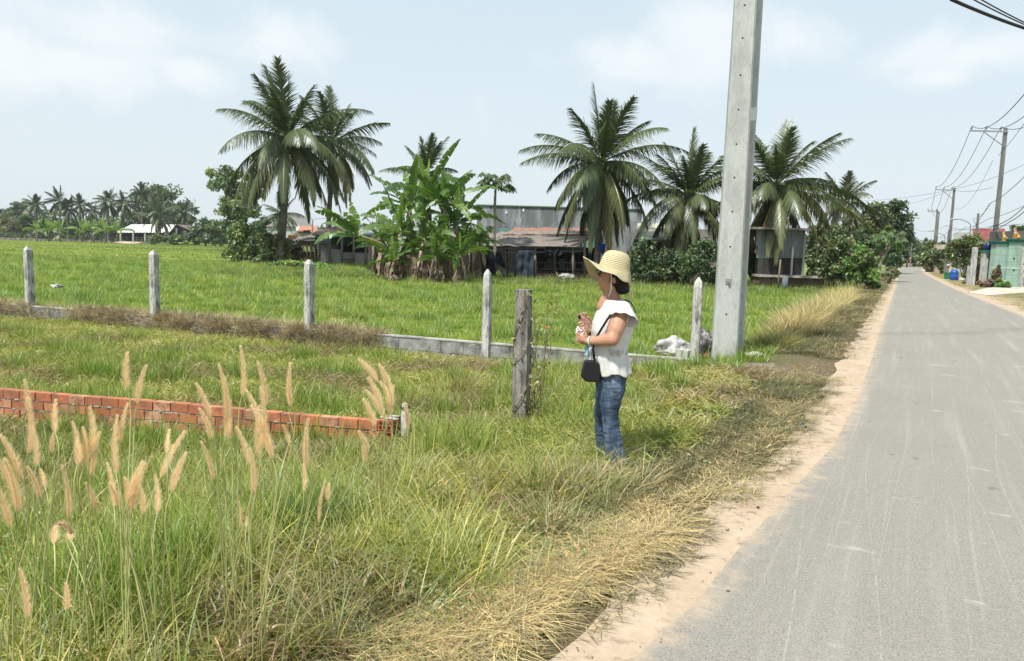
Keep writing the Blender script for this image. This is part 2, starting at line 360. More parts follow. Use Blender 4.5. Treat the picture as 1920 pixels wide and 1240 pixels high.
def matclump(seed, n, rad, h, w, pale, m):            # short creeping grass: curled blades pointing every way
    rng = random.Random(seed); mb = MB()
    for i in range(n):
        a = rng.uniform(0, 6.283); r = rad * math.sqrt(rng.random()); p = Vector((r * math.cos(a), r * math.sin(a), rng.uniform(0, h * .5)))
        a2 = rng.uniform(0, 6.283); d = Vector((math.cos(a2), math.sin(a2), rng.uniform(.1, 1.5))).normalized(); hh = h * rng.uniform(.5, 1.2); ww = w * rng.uniform(.6, 1.3)
        sd_ = d.cross(Vector([rng.gauss(0, 1) for _ in range(3)])).normalized(); tn = Vector((rng.gauss(0, .5), rng.gauss(0, .5), -.5 - rng.random())); L = []; Rr = []
        mb.col = (2.0, 1.55, 2.6) if rng.random() < pale else jit((.95, .95, .9), rng, .6, .12)
        for k in range(4):
            t = k / 3; wd = ww * (1 - t ** 2) * .5 + .0004; L.append(p - sd_ * wd); Rr.append(p + sd_ * wd); d = (d + tn * .28).normalized(); p = p + d * hh / 3
        mb.strip(L, Rr)
    return mb.build('mat_clump', m, link=False)
def protoset(name, cfgs):
    c = bpy.data.collections.new(name)
    for i, k in enumerate(cfgs): c.objects.link(tuft('%s_clump' % name, *k[0], seed=i * 7 + 3, **k[1]))
    return c
def scatter(name, pts, coll, label, cat='grass', node=None):
    # pts rows: x y z rot scale_xy scale_z idx r g b
    A = np.array(pts, 'f'); me = bpy.data.meshes.new(name); me.vertices.add(len(A)); me.vertices.foreach_set('co', A[:, :3].ravel())
    for nm, ty, val, fld in (('rot', 'FLOAT_VECTOR', A[:, [10, 11, 3]], 'vector'), ('scl', 'FLOAT_VECTOR', A[:, [4, 4, 5]], 'vector'), ('idx', 'INT', A[:, 6].astype('i'), 'value')):
        a = me.attributes.new(nm, ty, 'POINT'); a.data.foreach_set(fld, np.ascontiguousarray(val).ravel())
    a = me.attributes.new('gcol', 'FLOAT_COLOR', 'POINT'); c = np.ones((len(A), 4), 'f'); c[:, :3] = A[:, 7:10]; a.data.foreach_set('color', c.ravel())
    o = bpy.data.objects.new(name, me); S.collection.objects.link(o)
    t = bpy.data.node_groups.new(name, 'GeometryNodeTree'); t.interface.new_socket('Geometry', in_out='INPUT', socket_type='NodeSocketGeometry'); t.interface.new_socket('Geometry', in_out='OUTPUT', socket_type='NodeSocketGeometry')
    n = t.nodes; gi = n.new('NodeGroupInput'); go = n.new('NodeGroupOutput'); ip = n.new('GeometryNodeInstanceOnPoints'); ci = n.new('GeometryNodeCollectionInfo')
    ci.inputs['Collection'].default_value = coll; ci.inputs['Separate Children'].default_value = True; ci.inputs['Reset Children'].default_value = True
    ip.inputs['Pick Instance'].default_value = True
    def at_(nm, ty):
        k = n.new('GeometryNodeInputNamedAttribute'); k.data_type = ty; k.inputs[0].default_value = nm; return k.outputs[0]
    t.links.new(gi.outputs[0], ip.inputs['Points']); t.links.new(ci.outputs[0], ip.inputs['Instance']); t.links.new(at_('idx', 'INT'), ip.inputs['Instance Index'])
    t.links.new(at_('scl', 'FLOAT_VECTOR'), ip.inputs['Scale']); t.links.new(at_('rot', 'FLOAT_VECTOR'), ip.inputs['Rotation'])
    t.links.new(ip.outputs[0], go.inputs[0]); md = o.modifiers.new('scatter', 'NODES'); md.node_group = t
    tag(o, label, cat, kind='stuff'); return o
PL = protoset('lush', [((46, .13, .30, .007, .5), dict(m=gm_lush, curl=.7)), ((46, .15, .26, .006, .7), dict(m=gm_lush, curl=1.)), ((40, .12, .36, .008, .4), dict(m=gm_lush, curl=.5)), ((50, .16, .22, .006, .9), dict(m=gm_lush, curl=.9))])
PM = bpy.data.collections.new('mat')
for k_, a_ in enumerate([(80, .17, .13, .007, .34), (80, .18, .11, .006, .5), (75, .17, .16, .008, .2), (65, .15, .10, .0055, .75)]): PM.objects.link(matclump(k_, *a_, gm_lush))
PT = protoset('fine', [((60, .10, .62, .0034, .45), dict(m=gm_lush, curl=.7, seg=6)), ((64, .12, .52, .0032, .6), dict(m=gm_lush, curl=1.1, seg=6)), ((50, .09, .72, .0034, .35), dict(m=gm_lush, curl=.6, seg=6)),
                       ((26, .08, .62, .0085, .6), dict(m=gm_lush, curl=.9, seg=5)), ((16, .12, .75, .0032, .5), dict(m=gm_dry, curl=.25, seg=4))])
PD = protoset('dry', [((60, .15, .12, .0042, 1.6), dict(m=gm_dry, curl=1.2, flat=.6)), ((60, .17, .09, .004, 2.2), dict(m=gm_dry, curl=1., flat=.9)), ((50, .14, .16, .0045, 1.2), dict(m=gm_dry, curl=1.5, flat=.4))])
PS = protoset('straw', [((11, .16, .20, .0056, 4.), dict(m=gm_dry, curl=.15, flat=.97, seg=2)), ((11, .2, .27, .0050, 5.), dict(m=gm_dry, curl=.1, flat=.98, seg=2))])
PH = protoset('hay', [((80, .10, .75, .0048, .7), dict(m=gm_dry, curl=.8, seg=5)), ((90, .12, .65, .0045, .9), dict(m=gm_dry, curl=1., seg=5))])
PF = protoset('coarse', [((26, .5, .34, .05, .6), dict(m=gm_lush, curl=.7)), ((26, .55, .30, .045, .8), dict(m=gm_lush, curl=.8)), ((22, .5, .4, .05, .5), dict(m=gm_lush, curl=.6))])
rng = random.Random(11)
G_F = (.14, .265, .028); G_Y = (.27, .35, .05); G_D = (.11, .15, .03); DRY = (.40, .345, .17); STR = (.56, .44, .23); BRN = (.145, .115, .065); G_L = (.27, .30, .06)
def lerp(a, b, k): k = max(0, min(1, k)); return tuple(a[i] * (1 - k) + b[i] * k for i in range(3))
def row(x, y, s, sz, idx, c, z=None, tilt=0.): return (x, y, (H(x, y) if z is None else z), rng.uniform(0, 6.28), s, sz, idx, *jit(c, rng, .2, .1), tilt * rng.uniform(-1, 1), tilt * rng.uniform(-1, 1))
def inview(x, y, m=.75): return abs(x) < y * m + .8
def nz2(x, y, f, k=0): return noise.noise((x * f, y * f, k))
# the field behind the block wall
P = []; PFAR = []
def fieldcol(x, y):
    c = lerp(G_F, G_Y, .28 + 1.1 * nz2(x, y, .55) + .6 * nz2(x, y * 1.6, .12, 2)); c = lerp(c, (.06, .14, .018), min(.7, 1.1 * max(0, nz2(x, y, 1.1, 7)))); c = lerp(c, (.34, .36, .08), min(.8, 1.6 * max(0, nz2(x, y, 1.7, 9) - .1))); return lerp(c, (.20, .285, .05), sm(25, 100, y) * .7)
for y0, y1, den in ((8.5, 14, 62), (14, 22, 34), (22, 34, 16), (34, 62, 7)):
    nn = int((y1 * y1 - y0 * y0) * .75 * den)
    for i in range(nn):
        y = math.sqrt(rng.uniform(y0 * y0, y1 * y1)); x = rng.uniform(-.75, .75) * y
        s, q = sq(x, y)
        if y < wallline(x) + .15 or qV(s) - q < (1.6 if s > 13 else 1.1) or (qV(s) - q < 3.2 and rng.random() < .6): continue
        if y > 52 and x > -12: continue
        k = 1 + (y - 8) * .018; hz_ = .6 + .6 * nz2(x, y, .5, 5) + .6 * nz2(x, y, 1.6, 5)
        if abs(x - gp(400, 490, -.2).x) < 5 and abs(y - gp(400, 490, -.2).y) < 2.4: continue
        P.append(row(x, y, k, k * max(.3, hz_), rng.randrange(4), fieldcol(x, y)))
scatter('field_grass', P, PL, 'lush bright green paddy grass filling the field behind the block wall')
for i in range(26000):
    y = math.sqrt(rng.uniform(55 ** 2, 232 ** 2)); x = rng.uniform(-.76, .05) * y
    if x > -12 and y > 60: continue
    if nz2(x * .2, y, .09, 8) > .42: continue
    b = sm(-.1, .3, nz2(x * .25, y, .07, 3))
    PFAR.append(row(x, y, rng.uniform(1, 1.8), rng.uniform(.6, 1.2) * (.6 + .7 * b), rng.randrange(3), lerp((.21, .28, .055), (.12, .19, .03), b)))
scatter('far_field_grass', PFAR, PF, 'pale green grass of the distant field reaching to the far tree line')
# the lot between camera and block wall
BA = gp(745, 790, .1); BB = gp(0, 729, .1)
def brickline(x): return BA.y + (BB.y - BA.y) * (x - BA.x) / (BB.x - BA.x)
P = []; PMs = []; PTs = []; PDs = []; PSs = []; PHs = []
for i in range(21000):
    y = math.sqrt(rng.uniform(1.0, 15.5 ** 2)) if i < 15000 else math.sqrt(rng.uniform(1, 42)); x = rng.uniform(-.76, .76) * y
    s, q = sq(x, y); d = qV(s) - q
    if y > wallline(x) - .12 or d < .75: continue
    if d < 2. and rng.random() < .55: continue
    g_ = nz2(x, y, .55, 1) + .5 * nz2(x, y, 1.7, 2)
    behind = y > brickline(x) + .05 and x < BA.x
    c = lerp(G_L, DRY, .15 + 1.3 * g_) if g_ > 0 else lerp(G_L, G_D, -1.6 * g_)
    if behind: c = lerp(c, (.24, .26, .06), .35)
    if abs(y - brickline(x)) < .12 and x < BA.x: continue
    hh = .5 + .35 * max(0, -g_) + .2 * rng.random()
    if y < brickline(x) and x < -.8: c = lerp(c, G_D, .3 * (y > brickline(x) - 1.5))
    if abs(x - .78) < .5 and 4.0 < y < 5.9:
        hh *= .3
        if rng.random() < .5: continue
    if y > wallline(x) - 1.2: hh *= .6
    if x < BA.x and brickline(x) - .7 < y < brickline(x): hh *= .62
    PMs.append(row(x, y, rng.uniform(.8, 1.2), rng.uniform(.8, 1.5), rng.choice((0, 0, 1, 2, 2, 3)) if g_ > -.1 else rng.choice((0, 2, 2)), lerp(lerp(c, (.36, .39, .09), .35 + .4 * sm(4.2, 2.2, y)), (.21, .155, .085), min(.85, max(0, nz2(x, y, .8, 21) - .02) * 3.2 + (.25 if (y < brickline(x) and y > brickline(x) - 1.8 and x < 0) else 0)))))
    if rng.random() < (.14 + .5 * max(0, -g_)) * (.2 if abs(x - .8) < .6 and abs(y - 5.2) < 1.1 else 1): P.append(row(x, y, .9, hh, rng.randrange(4), c))
# bright tussocks
for i in range(210):
    y = rng.uniform(2.2, 14); x = rng.uniform(-.74, .3) * y; s, q = sq(x, y)
    if y > wallline(x) - .3 or qV(s) - q < 1.6 or abs(y - brickline(x)) < .15: continue
    for k in range(5): P.append(row(x + rng.gauss(0, .1), y + rng.gauss(0, .1), .9, rng.uniform(.8, 1.3), 2, lerp(G_F, G_Y, rng.random() * .7)))
scatter('matted_grass', PMs, PM, 'short matted yellow green grass covering the plot in front of the block wall')
scatter('lot_grass', P, PL, 'mixed green and yellowed grass growing in front of the block wall')
def clump(px, py, n, sp, hs, c, L, idx=None, z=-.05):
    p = gp(px, py, z)
    for k in range(n):
        x = p.x + rng.gauss(0, sp); y = p.y + rng.gauss(0, sp * .7); L.append(row(x, y, rng.uniform(.8, 1.15), hs * rng.uniform(.75, 1.15), rng.randrange(3) if idx is None else idx, c, tilt=.12))
OL = (.30, .30, .14)
for a in [(830, 1110, 15, .15, .62, (.36, .38, .12)), (770, 1060, 8, .2, .7, (.28, .32, .07)), (1090, 950, 9, .14, .55, OL), (1150, 935, 6, .13, .40, (.33, .32, .18)), (1040, 930, 8, .13, .5, OL), (1000, 1010, 10, .16, .42, OL),
          (930, 960, 9, .2, .6, G_L), (700, 960, 9, .3, .6, G_L), (870, 720, 10, .25, .62, (.17, .15, .05)), (800, 760, 9, .25, .6, (.15, .16, .05)), (900, 730, 9, .3, .6, (.18, .16, .06)), (1060, 720, 8, .25, .8, G_L),
          (1200, 790, 5, .15, .5, (.34, .34, .18)), (1110, 880, 4, .10, .5, (.34, .34, .2)), (1040, 800, 7, .2, .7, G_L), (330, 1060, 10, .10, .45, (.13, .24, .04)), (550, 1020, 10, .18, .7, (.10, .19, .05)),
          (130, 1000, 9, .2, .5, G_L), (420, 1150, 10, .2, .55, G_L), (620, 1200, 6, .18, .5, (.34, .34, .14)), (200, 1180, 10, .2, .5, G_L), (60, 1130, 8, .15, .5, G_L), (500, 900, 8, .3, .6, G_L),
          (700, 1230, 7, .15, .5, (.36, .34, .16)), (820, 860, 9, .2, .7, G_L), (1230, 770, 5, .2, .4, OL)]:
    clump(*a, PTs)
for i in range(620):
    y = math.sqrt(rng.uniform(1.6 ** 2, 5.2 ** 2)); x = rng.uniform(-.76, .1) * y; s, q = sq(x, y)
    if qV(s) - q < .9 + rng.random(): continue
    PTs.append(row(x, y, rng.uniform(.7, 1.1), rng.uniform(.3, .62), rng.choice((0, 1, 2, 3, 3, 4, 4)), lerp(G_L, (.36, .37, .10) if rng.random() < .5 else (.50, .43, .22), rng.random()), tilt=.2))
scatter('fine_grass', PTs, PT, 'tall fine bladed green grass in the foreground')
# verge
for i in range(15000):
    s = rng.uniform(1.2, 12) if i < 9000 else rng.uniform(12, 60); d = abs(rng.gauss(0, .9)) - .05 + .12 * sm(4, 2.6, s) + .08 * noise.noise((s * 1.7, 3, 0)); q = qV(s) - d; x, y = xy(s, q)
    if y < .8 or not inview(x, y) or (y > wallline(x) - .1 and s < 12.5): continue
    if d > 1.2 and rng.random() < .5: continue
    k = nz2(x, y, 1.1, 6) + .4 * nz2(x, y, 4, 6); edge_ = sm(.35, .0, d)
    c = lerp(lerp(BRN, (.135, .135, .06), .5 + k * 1.4), DRY, .08 + .22 * edge_ - k * 1.2)
    if d < .45 and rng.random() < .62: continue
    if d < -.03 + .2 * noise.noise((s * 2.1, 5, 0)): continue
    kk = 1 if s < 12 else 1.5
    PDs.append(row(x, y, kk, kk * rng.uniform(.5, 1.15) * (.35 + .55 * sm(0, .6, d)), rng.randrange(3), c, tilt=.15))
for i in range(7500):
    s = rng.uniform(1.6, 8.5) if rng.random() < .8 else rng.uniform(8, 30); d = abs(rng.gauss(.0, .19)) + .09 + .13 * sm(4, 2.6, s) + .16 * noise.noise((s * 2.6, 0, 0)) + .05 * noise.noise((s * 9, 0, 2)); q = qV(s) - d; x, y = xy(s, q)
    heap = math.exp(-((s - 3.45) / .7) ** 2) + .8 * math.exp(-((s - 2.4) / .5) ** 2)
    if rng.random() > .07 + .62 * heap: continue
    PSs.append((x, y, H(x, y) + .008 + rng.random() * .035 * heap, rng.uniform(0, 6.28), rng.uniform(.35, .85), rng.uniform(.5, 1.4), rng.randrange(2), *jit(lerp(STR, DRY, .15 + .4 * rng.random()), rng, .2, .05), rng.uniform(-.08, .08), rng.uniform(-.08, .08)))
for i in range(260):                                   # straw scattered through the verge
    s = rng.uniform(1.5, 14); d = rng.uniform(.2, 1.8); x, y = xy(s, qV(s) - d)
    PSs.append((x, y, H(x, y) + .05, rng.uniform(0, 6.28), rng.uniform(.2, .5), rng.uniform(.5, 1.4), rng.randrange(2), *jit(lerp(STR, DRY, .7), rng, .2, .05), rng.uniform(-.25, .25), rng.uniform(-.25, .25)))
scatter('verge_grass', PDs, PD, 'short matted brown and olive grass along the left road verge')
scatter('cut_straw', PSs, PS, 'yellow cut straw lying along the sandy road edge', 'straw')
# dry tall grass beyond the twin poles
for i in range(150):
    u = rng.random(); p = gp(1465 + 130 * u + rng.gauss(0, 9), 640 - 85 * u + rng.gauss(0, 7), -.05); PHs.append(row(p.x, p.y, 1.1 + .4 * u, rng.uniform(.65, 1.0), rng.randrange(2), lerp((.50, .40, .20), (.33, .30, .13), rng.random()), tilt=.15))
for i in range(40):
    p = gp(rng.uniform(1430, 1480), rng.uniform(630, 660), -.05); PHs.append(row(p.x, p.y, 1., rng.uniform(.35, .6), rng.randrange(2), (.27, .26, .09), tilt=.15))
scatter('tall_dry_grass', PHs, PH, 'tall straw coloured dry grass beyond the concrete poles')
P = []
for i in range(3500):                                  # right-hand verge
    s = rng.uniform(20, 120); q = qR(s) + .4 + abs(rng.gauss(0, 2.5)); x, y = xy(s, q)
    if nz2(x, y, .35, 12) > .25: continue
    P.append(row(x, y, 1.8, rng.uniform(.5, 1.1), rng.randrange(3), lerp((.22, .21, .07), DRY, .4 + nz2(x, y, .3) * 1.5)))
scatter('roadside_grass', P, PD, 'patchy olive grass on the right side of the road')
# grass fringe at the far buildings
P = []
for i in range(1500):
    x = rng.uniform(-16, 18); y = rng.uniform(36, 47) - .15 * x
    if sq(x, y)[1] > -4: continue
    P.append(row(x, y, 1.6, rng.uniform(.8, 1.5), rng.randrange(4), (.07, .11, .03)))
scatter('yard_weeds', P, PL, 'dark green weeds growing before the sheds and banana plants')
# dead vines over the wall
P = []
for i in range(1800):
    px = rng.uniform(0, 715); t = (gp(px, 573 + (px - 58) * .081, .1)); x = t.x; yy = wallline(x)
    if 60 < px < 130 and rng.random() < .85: continue
    dens = .5 + .9 * nz2(px * .02, 0, 1, 4)
    if rng.random() > dens + .25: continue
    yo = rng.uniform(-.18, .1); zz = .09 - (.28 * rng.random() if yo < -.07 else 0)
    P.append((x, yy + yo, zz, rng.uniform(0, 6.28), rng.uniform(.7, 1.3), rng.uniform(.4, 1.9), rng.randrange(3), *jit(lerp((.50, .42, .26), (.27, .22, .14), rng.random()), rng, .25, .08), rng.uniform(-.9, .3), rng.uniform(-.5, .5)))
scatter('dead_vines', P, PD, 'tangled dead brown vines draped over the left part of the block wall', 'vines')
# dirt clods and litter by the asphalt
pm = MB()
for i in range(420):
    s = rng.uniform(1.5, 14); q = rng.uniform(qV(s) + .02, qL(s) + .5 * rng.random() ** 3); x, y = xy(s, q); r = rng.uniform(.0012, .004) if i < 410 else rng.uniform(.006, .010)
    pm.col = rng.choice([(.12, .1, .08), (.05, .045, .04), (.3, .24, .17), (.2, .16, .12)]); pm.ell((x, y, .012 + r * .4), (r * 1.4, r, r * .6), 6, 3)
tag(pm.build('pebbles', mat('pebble', (1, 1, 1), .9, tint=True)), 'tiny dark clods and grit on the sandy road edge', 'grit', kind='stuff')
# ================================================================ WALLS, POSTS, POLES
conc = mat('weathered_concrete', (.50, .49, .455), .9, (.17, .165, .15), 3.2, .6, 40, col3=(.09, .088, .08), stretch=(3, 3, 1), bd=.006)
conc_top = mat('pale_cap_mortar', (.42, .41, .37), .9, (.26, .25, .22), 5, .4)
blockm = mat('block_concrete', (.27, .27, .26), .95, (.12, .12, .118), 3.5, .7, 45, col3=(.40, .39, .36), bd=.006)
def mkM(d):                                           # frame with x along d, y across
    d = Vector((d.x, d.y, 0)).normalized(); return Matrix(((d.x, -d.y, 0), (d.y, d.x, 0), (0, 0, 1)))
MW = mkM(WD)
wt = thing('block_wall', 'low grey concrete block wall running across the plot behind the brick wall', 'wall', (A0.x, A0.y, -.2))
wt_inv = Matrix.Translation(-Vector((A0.x, A0.y, -.2)))
rng = random.Random(5); mb = MB(); L = (A1 - A0).length + 6
for c_ in range(3):
    k = 0; u = -.1 - .2 * (c_ % 2)
    while u < L:
        cz = .1 - .03 - .095 - c_ * .2; rb = rng.uniform(-.006, .006)
        mb.box(MW @ Vector((u + .2, rb, 0)) + Vector((0, 0, cz + .2)), (.392, .10, .192), M=MW); u += .4
for i in range(3): pass
mb.build('blocks', blockm, wt, False)
mm = MB(); mm.box(MW @ Vector((L / 2 - .2, 0, 0)) + Vector((0, 0, -.06)), (L, .075, .5), M=MW); mm.build('mortar', mat('mortar', (.13, .128, .12), .95), wt, False)
mm = MB(); mm.box(MW @ Vector((L / 2 - .2, 0, 0)) + Vector((0, 0, .288)), (L, .118, .022), M=MW); mm.build('wall_cap', conc_top, wt, False)
def fence_post(px, ptop, w, label, seed, lean=0., tip='point', Y=None, h=None, z0=-.35, m=conc):
    b = gp(px, 573 + (px - 58) * .0815, .1) if Y is None else Y; b = Vector((b.x, b.y, z0)); rg = random.Random(seed)
    t = thing('fence_post', label, 'post', b, math.atan2(WD.y, WD.x) + rg.uniform(-.1, .1), 'concrete fence posts along the block wall' if Y is None else None)
    hh = h or (at(px, ptop, b.y).z - z0); mb = MB(); n = 22
    for j in range(n + 1):
        z = hh * j / n; r = w / 2 * (1 - .08 * j / n); k = z - (hh - .09)
        if k > 0 and tip == 'point': r *= 1 - .8 * k / .09
        if k > 0 and tip == 'round': r *= math.sqrt(max(.12, 1 - (k / .09) ** 2 * .9))
        ring = []
        for a, b_ in ((-1, -1), (0, -1), (1, -1), (1, 0), (1, 1), (0, 1), (-1, 1), (-1, 0)):
            e = .90 if a and b_ else 1.; p = Vector((a * r * e + lean * z, b_ * r * e, z)); p += Vector((noise.noise((p.x * 9 + seed, p.y * 9, z * 7)), noise.noise((p.x * 9, p.y * 9 + seed, z * 7)), 0)) * .008; ring.append(p)
        mb.vs(ring)
    for j in range(n):
        for q in range(8): a = j * 8 + q; b_ = j * 8 + (q + 1) % 8; mb.f.append((a, b_, b_ + 8, a + 8))
    mb.f.append(tuple(n * 8 + q for q in range(8))); mb.build('shaft', m, t, False); return t
PO = (.0, -.1)
fence_post(57, 462, .155, 'upright concrete fence post at the left edge, dark stain at its rounded top', 1, .0, 'round')
fence_post(291, 470, .15, 'concrete fence post with a dark streak down its right edge, rising from dead vines', 2, .0, 'round')
fence_post(580, 487, .15, 'pale concrete fence post straight before the tin roofed sheds', 3, .0, 'round')
fence_post(913, 505, .13, 'slim concrete fence post with a sharp pointed tip, left of the thick old post', 4, .01, 'point')
fence_post(1302, 520, .135, 'pointed concrete fence post standing beside the twin power poles and rubbish', 5, .0, 'point')
old = fence_post(973, 543, .15, 'thick old grey post wound with a dry vine, left of the woman', 6, 0, 'flat', Y=gp(975, 812, -.1), m=mat('old_wood', (.30, .28, .25), .95, (.13, .12, .105), 4, .9, 26, col3=(.07, .065, .06), stretch=(4, 4, .7), bd=.012))
stake = fence_post(757, 757, .055, 'short grey stake tied with black string at the end of the brick wall', 7, 0, 'flat', Y=gp(759, 840, -.1), z0=-.3, m=conc)
mb = MB(); hk = stake.children[0].data.vertices[-1].co.z - .03
mb.tube([(.034 * math.cos(a / 4), .034 * math.sin(a / 4), hk + .01 * math.sin(a)) for a in range(0, 27)], .005, 5); mb.tube([(.03, -.03, hk), (.05, -.045, hk - .04)], .003, 4); mb.build('string', mat('black_plastic', (.012, .012, .014), .5), stake)
# concrete foot slab of the last post
p = gp(1278, 684, -.05)
mb = MB(); mb.box((0, 0, .05), (.2, .42, .22), M=Matrix.Rotation(R(-38), 3, 'Z'), taper=.95); o = mb.build('concrete_footing', conc, smooth=False); o.location = (p.x + .12, p.y + .18, 0); tag(o, 'pale concrete footing slab at the foot of the pointed post by the poles', 'footing')
# dry vine on the old post, its stems standing free at the right
rng = random.Random(9); vm = MB(); vl = MB(); ob = old.location
vt = thing('dry_vine', 'withered vine with brown seed pods climbing the right side of the thick old post', 'vine', ob)
for k in range(9):
    u = rng.uniform(.03, .1); pts = []; x = u; y = -.06 + rng.uniform(-.03, .05); 
    if k < 3:
        for j in range(26): t = j / 25; a = t * (5 + 2 * k) + k * 2; pts.append((.095 * math.cos(a) * 1.0 + .01, .095 * math.sin(a), .1 + t * (1.45 - .12 * k)))
    else:
        top = rng.uniform(.7, 1.72); sx = rng.uniform(.0, .22) * (1 if rng.random() < .85 else -1)
        for j in range(16): t = j / 15; pts.append((x + sx * t + .02 * math.sin(t * 14 + k), y + .03 * math.sin(t * 9 + k), .15 + t * top))
    vm.tube(pts, [.0055 * (1 - .6 * j / len(pts)) for j in range(len(pts))], 5)
    for j in range(int(len(pts) * .3), len(pts)):
        for r_ in range(3):
            p = Vector(pts[j]) + Vector([rng.gauss(0, .025) for _ in range(3)]); vl.col = rng.choice([(.10, .14, .04), (.25, .26, .11), (.30, .24, .13), (.12, .075, .05), (.4, .38, .24)])
            a = Vector([rng.gauss(0, 1) for _ in range(3)]).normalized() * rng.uniform(.012, .03); b = a.orthogonal() * .6
            i = vl.vs([p - a, p + b * .5, p + a, p - b * .5]); vl.f.append((i, i + 1, i + 2, i + 3))
vm.build('stem', mat('dry_stem', (.16, .11, .07), .9), vt); lfm = leafmat('foliage', .35, .5, .03); vl.build('leaves', lfm, vt, False)
mb = MB(); c0 = at(1024, 616, ob.y) - ob
for k in range(7): a = k * .9; mb.ell(c0 + Vector((.014 * math.cos(a), .014 * math.sin(a), .008)), (.016, .007, .01), 6, 4, Matrix.Rotation(a, 3, 'Z'))
mb.build('flower', mat('orange_petal', (.75, .28, .08), .7), vt)

# ---- orange hollow brick wall
brick = mat('hollow_brick', (.46, .135, .055), .9, (.30, .13, .08), 9, .5, 60, tint=True, col3=None, bd=.004)
bw = thing('brick_wall', 'low unfinished wall of orange hollow bricks crossing the grass at the left', 'wall', (BA.x, BA.y, -.1))
BD = (BB - BA).normalized(); MB_ = mkM(BD); rng = random.Random(3)
def ribbed(mb, c, L_, D_, H_, M, ribs=6):              # brick with horizontal grooves on its faces
    c = Vector(c); prof = []
    for k in range(ribs):
        z0 = -H_ / 2 + H_ * k / ribs; z1 = z0 + H_ * .68 / ribs; zz = -H_ / 2 + H_ * (k + 1) / ribs
        prof += [(1, z0), (1, z1), (.93, z1 + .0005), (.93, zz - .0005)]
    prof += [(1, H_ / 2)]; i0 = len(mb.v)
    for (k, z) in prof:
        a, b = L_ / 2 - (1 - k) * D_ / 2, D_ / 2 * k; mb.vs([c + M @ Vector(p) for p in ((-a, -b, z), (a, -b, z), (a, b, z), (-a, b, z))])
    n = len(prof)
    for j in range(n - 1):
        for q in range(4): a = i0 + j * 4 + q; b = i0 + j * 4 + (q + 1) % 4; mb.f.append((a, b, b + 4, a + 4))
    mb.f.append((i0 + n * 4 - 4, i0 + n * 4 - 3, i0 + n * 4 - 2, i0 + n * 4 - 1))
mb = MB(); mo = MB(); LL = (BB - BA).length + 2.5
for c_ in range(4):
    u = .16 - (.09 if c_ % 2 else 0)
    while u < LL:
        sag = -.012 * noise.noise((u * .7, 0, 0)); z = .2 - .04 - c_ * .092
        mb.col = jit((.47, .175, .085) if rng.random() < .75 else (.52, .28, .17), rng, .2, .07)
        ribbed(mb, MB_ @ Vector((u + .09, rng.uniform(-.004, .004), 0)) + Vector((0, 0, z + sag)), .174, .082, .078, MB_ @ Matrix.Rotation(rng.uniform(-.02, .02), 3, 'Z')); u += .184
    mo.box(MB_ @ Vector((LL / 2 + .1, 0, 0)) + Vector((0, 0, .2 - .087 - c_ * .092)), (LL - .1, .07, .016), M=MB_)
for i in range(170):                                   # squeezed mortar
    c_ = rng.randrange(1, 4); u = rng.uniform(.2, LL); mo.ell(MB_ @ Vector((u, rng.choice((.037, -.037)), 0)) + Vector((0, 0, .2 - .087 - (c_ - 1) * .092)), (rng.uniform(.01, .045), .010, rng.uniform(.006, .014)), 6, 4, MB_)
mb.build('brick_course', brick, bw, False); mo.build('mortar', mat('grey_mortar', (.32, .30, .27), .95, (.2, .19, .17), 20, .5), bw)
# end bricks laid crosswise, holes showing
eb = MB(); hb = MB(); ME = MB_ @ Matrix.Rotation(R(0), 3, 'Z')
for c_ in range(4):
    eb.col = jit((.48, .14, .06), rng, .1, .05); cz = .222 - .04 - c_ * .092
    ribbed(eb, MB_ @ Vector((.07, .0, 0)) + Vector((0, 0, cz)), .125, .21, .082, MB_)
    for a in (-1, 0, 1):
        for b in (-1, 1): hb.box(MB_ @ Vector((.07 + a * .037, .106, 0)) + Vector((0, 0, cz + b * .019)), (.024, .006, .022), M=MB_)
eb.build('end_brick', brick, bw, False); hb.build('brick_hole', mat('hole_dark', (.03, .012, .008), .95), bw, False)
mb = MB()
for i in range(9): mb.ell(MB_ @ Vector((.07 + rng.gauss(0, .03), rng.gauss(.02, .04), 0)) + Vector((0, 0, .232)), (.03, .025, .010), 7, 4)
mb.build('mortar_lump', mat('lump', (.5, .48, .42), .95, (.3, .28, .25), 25, .6), bw)

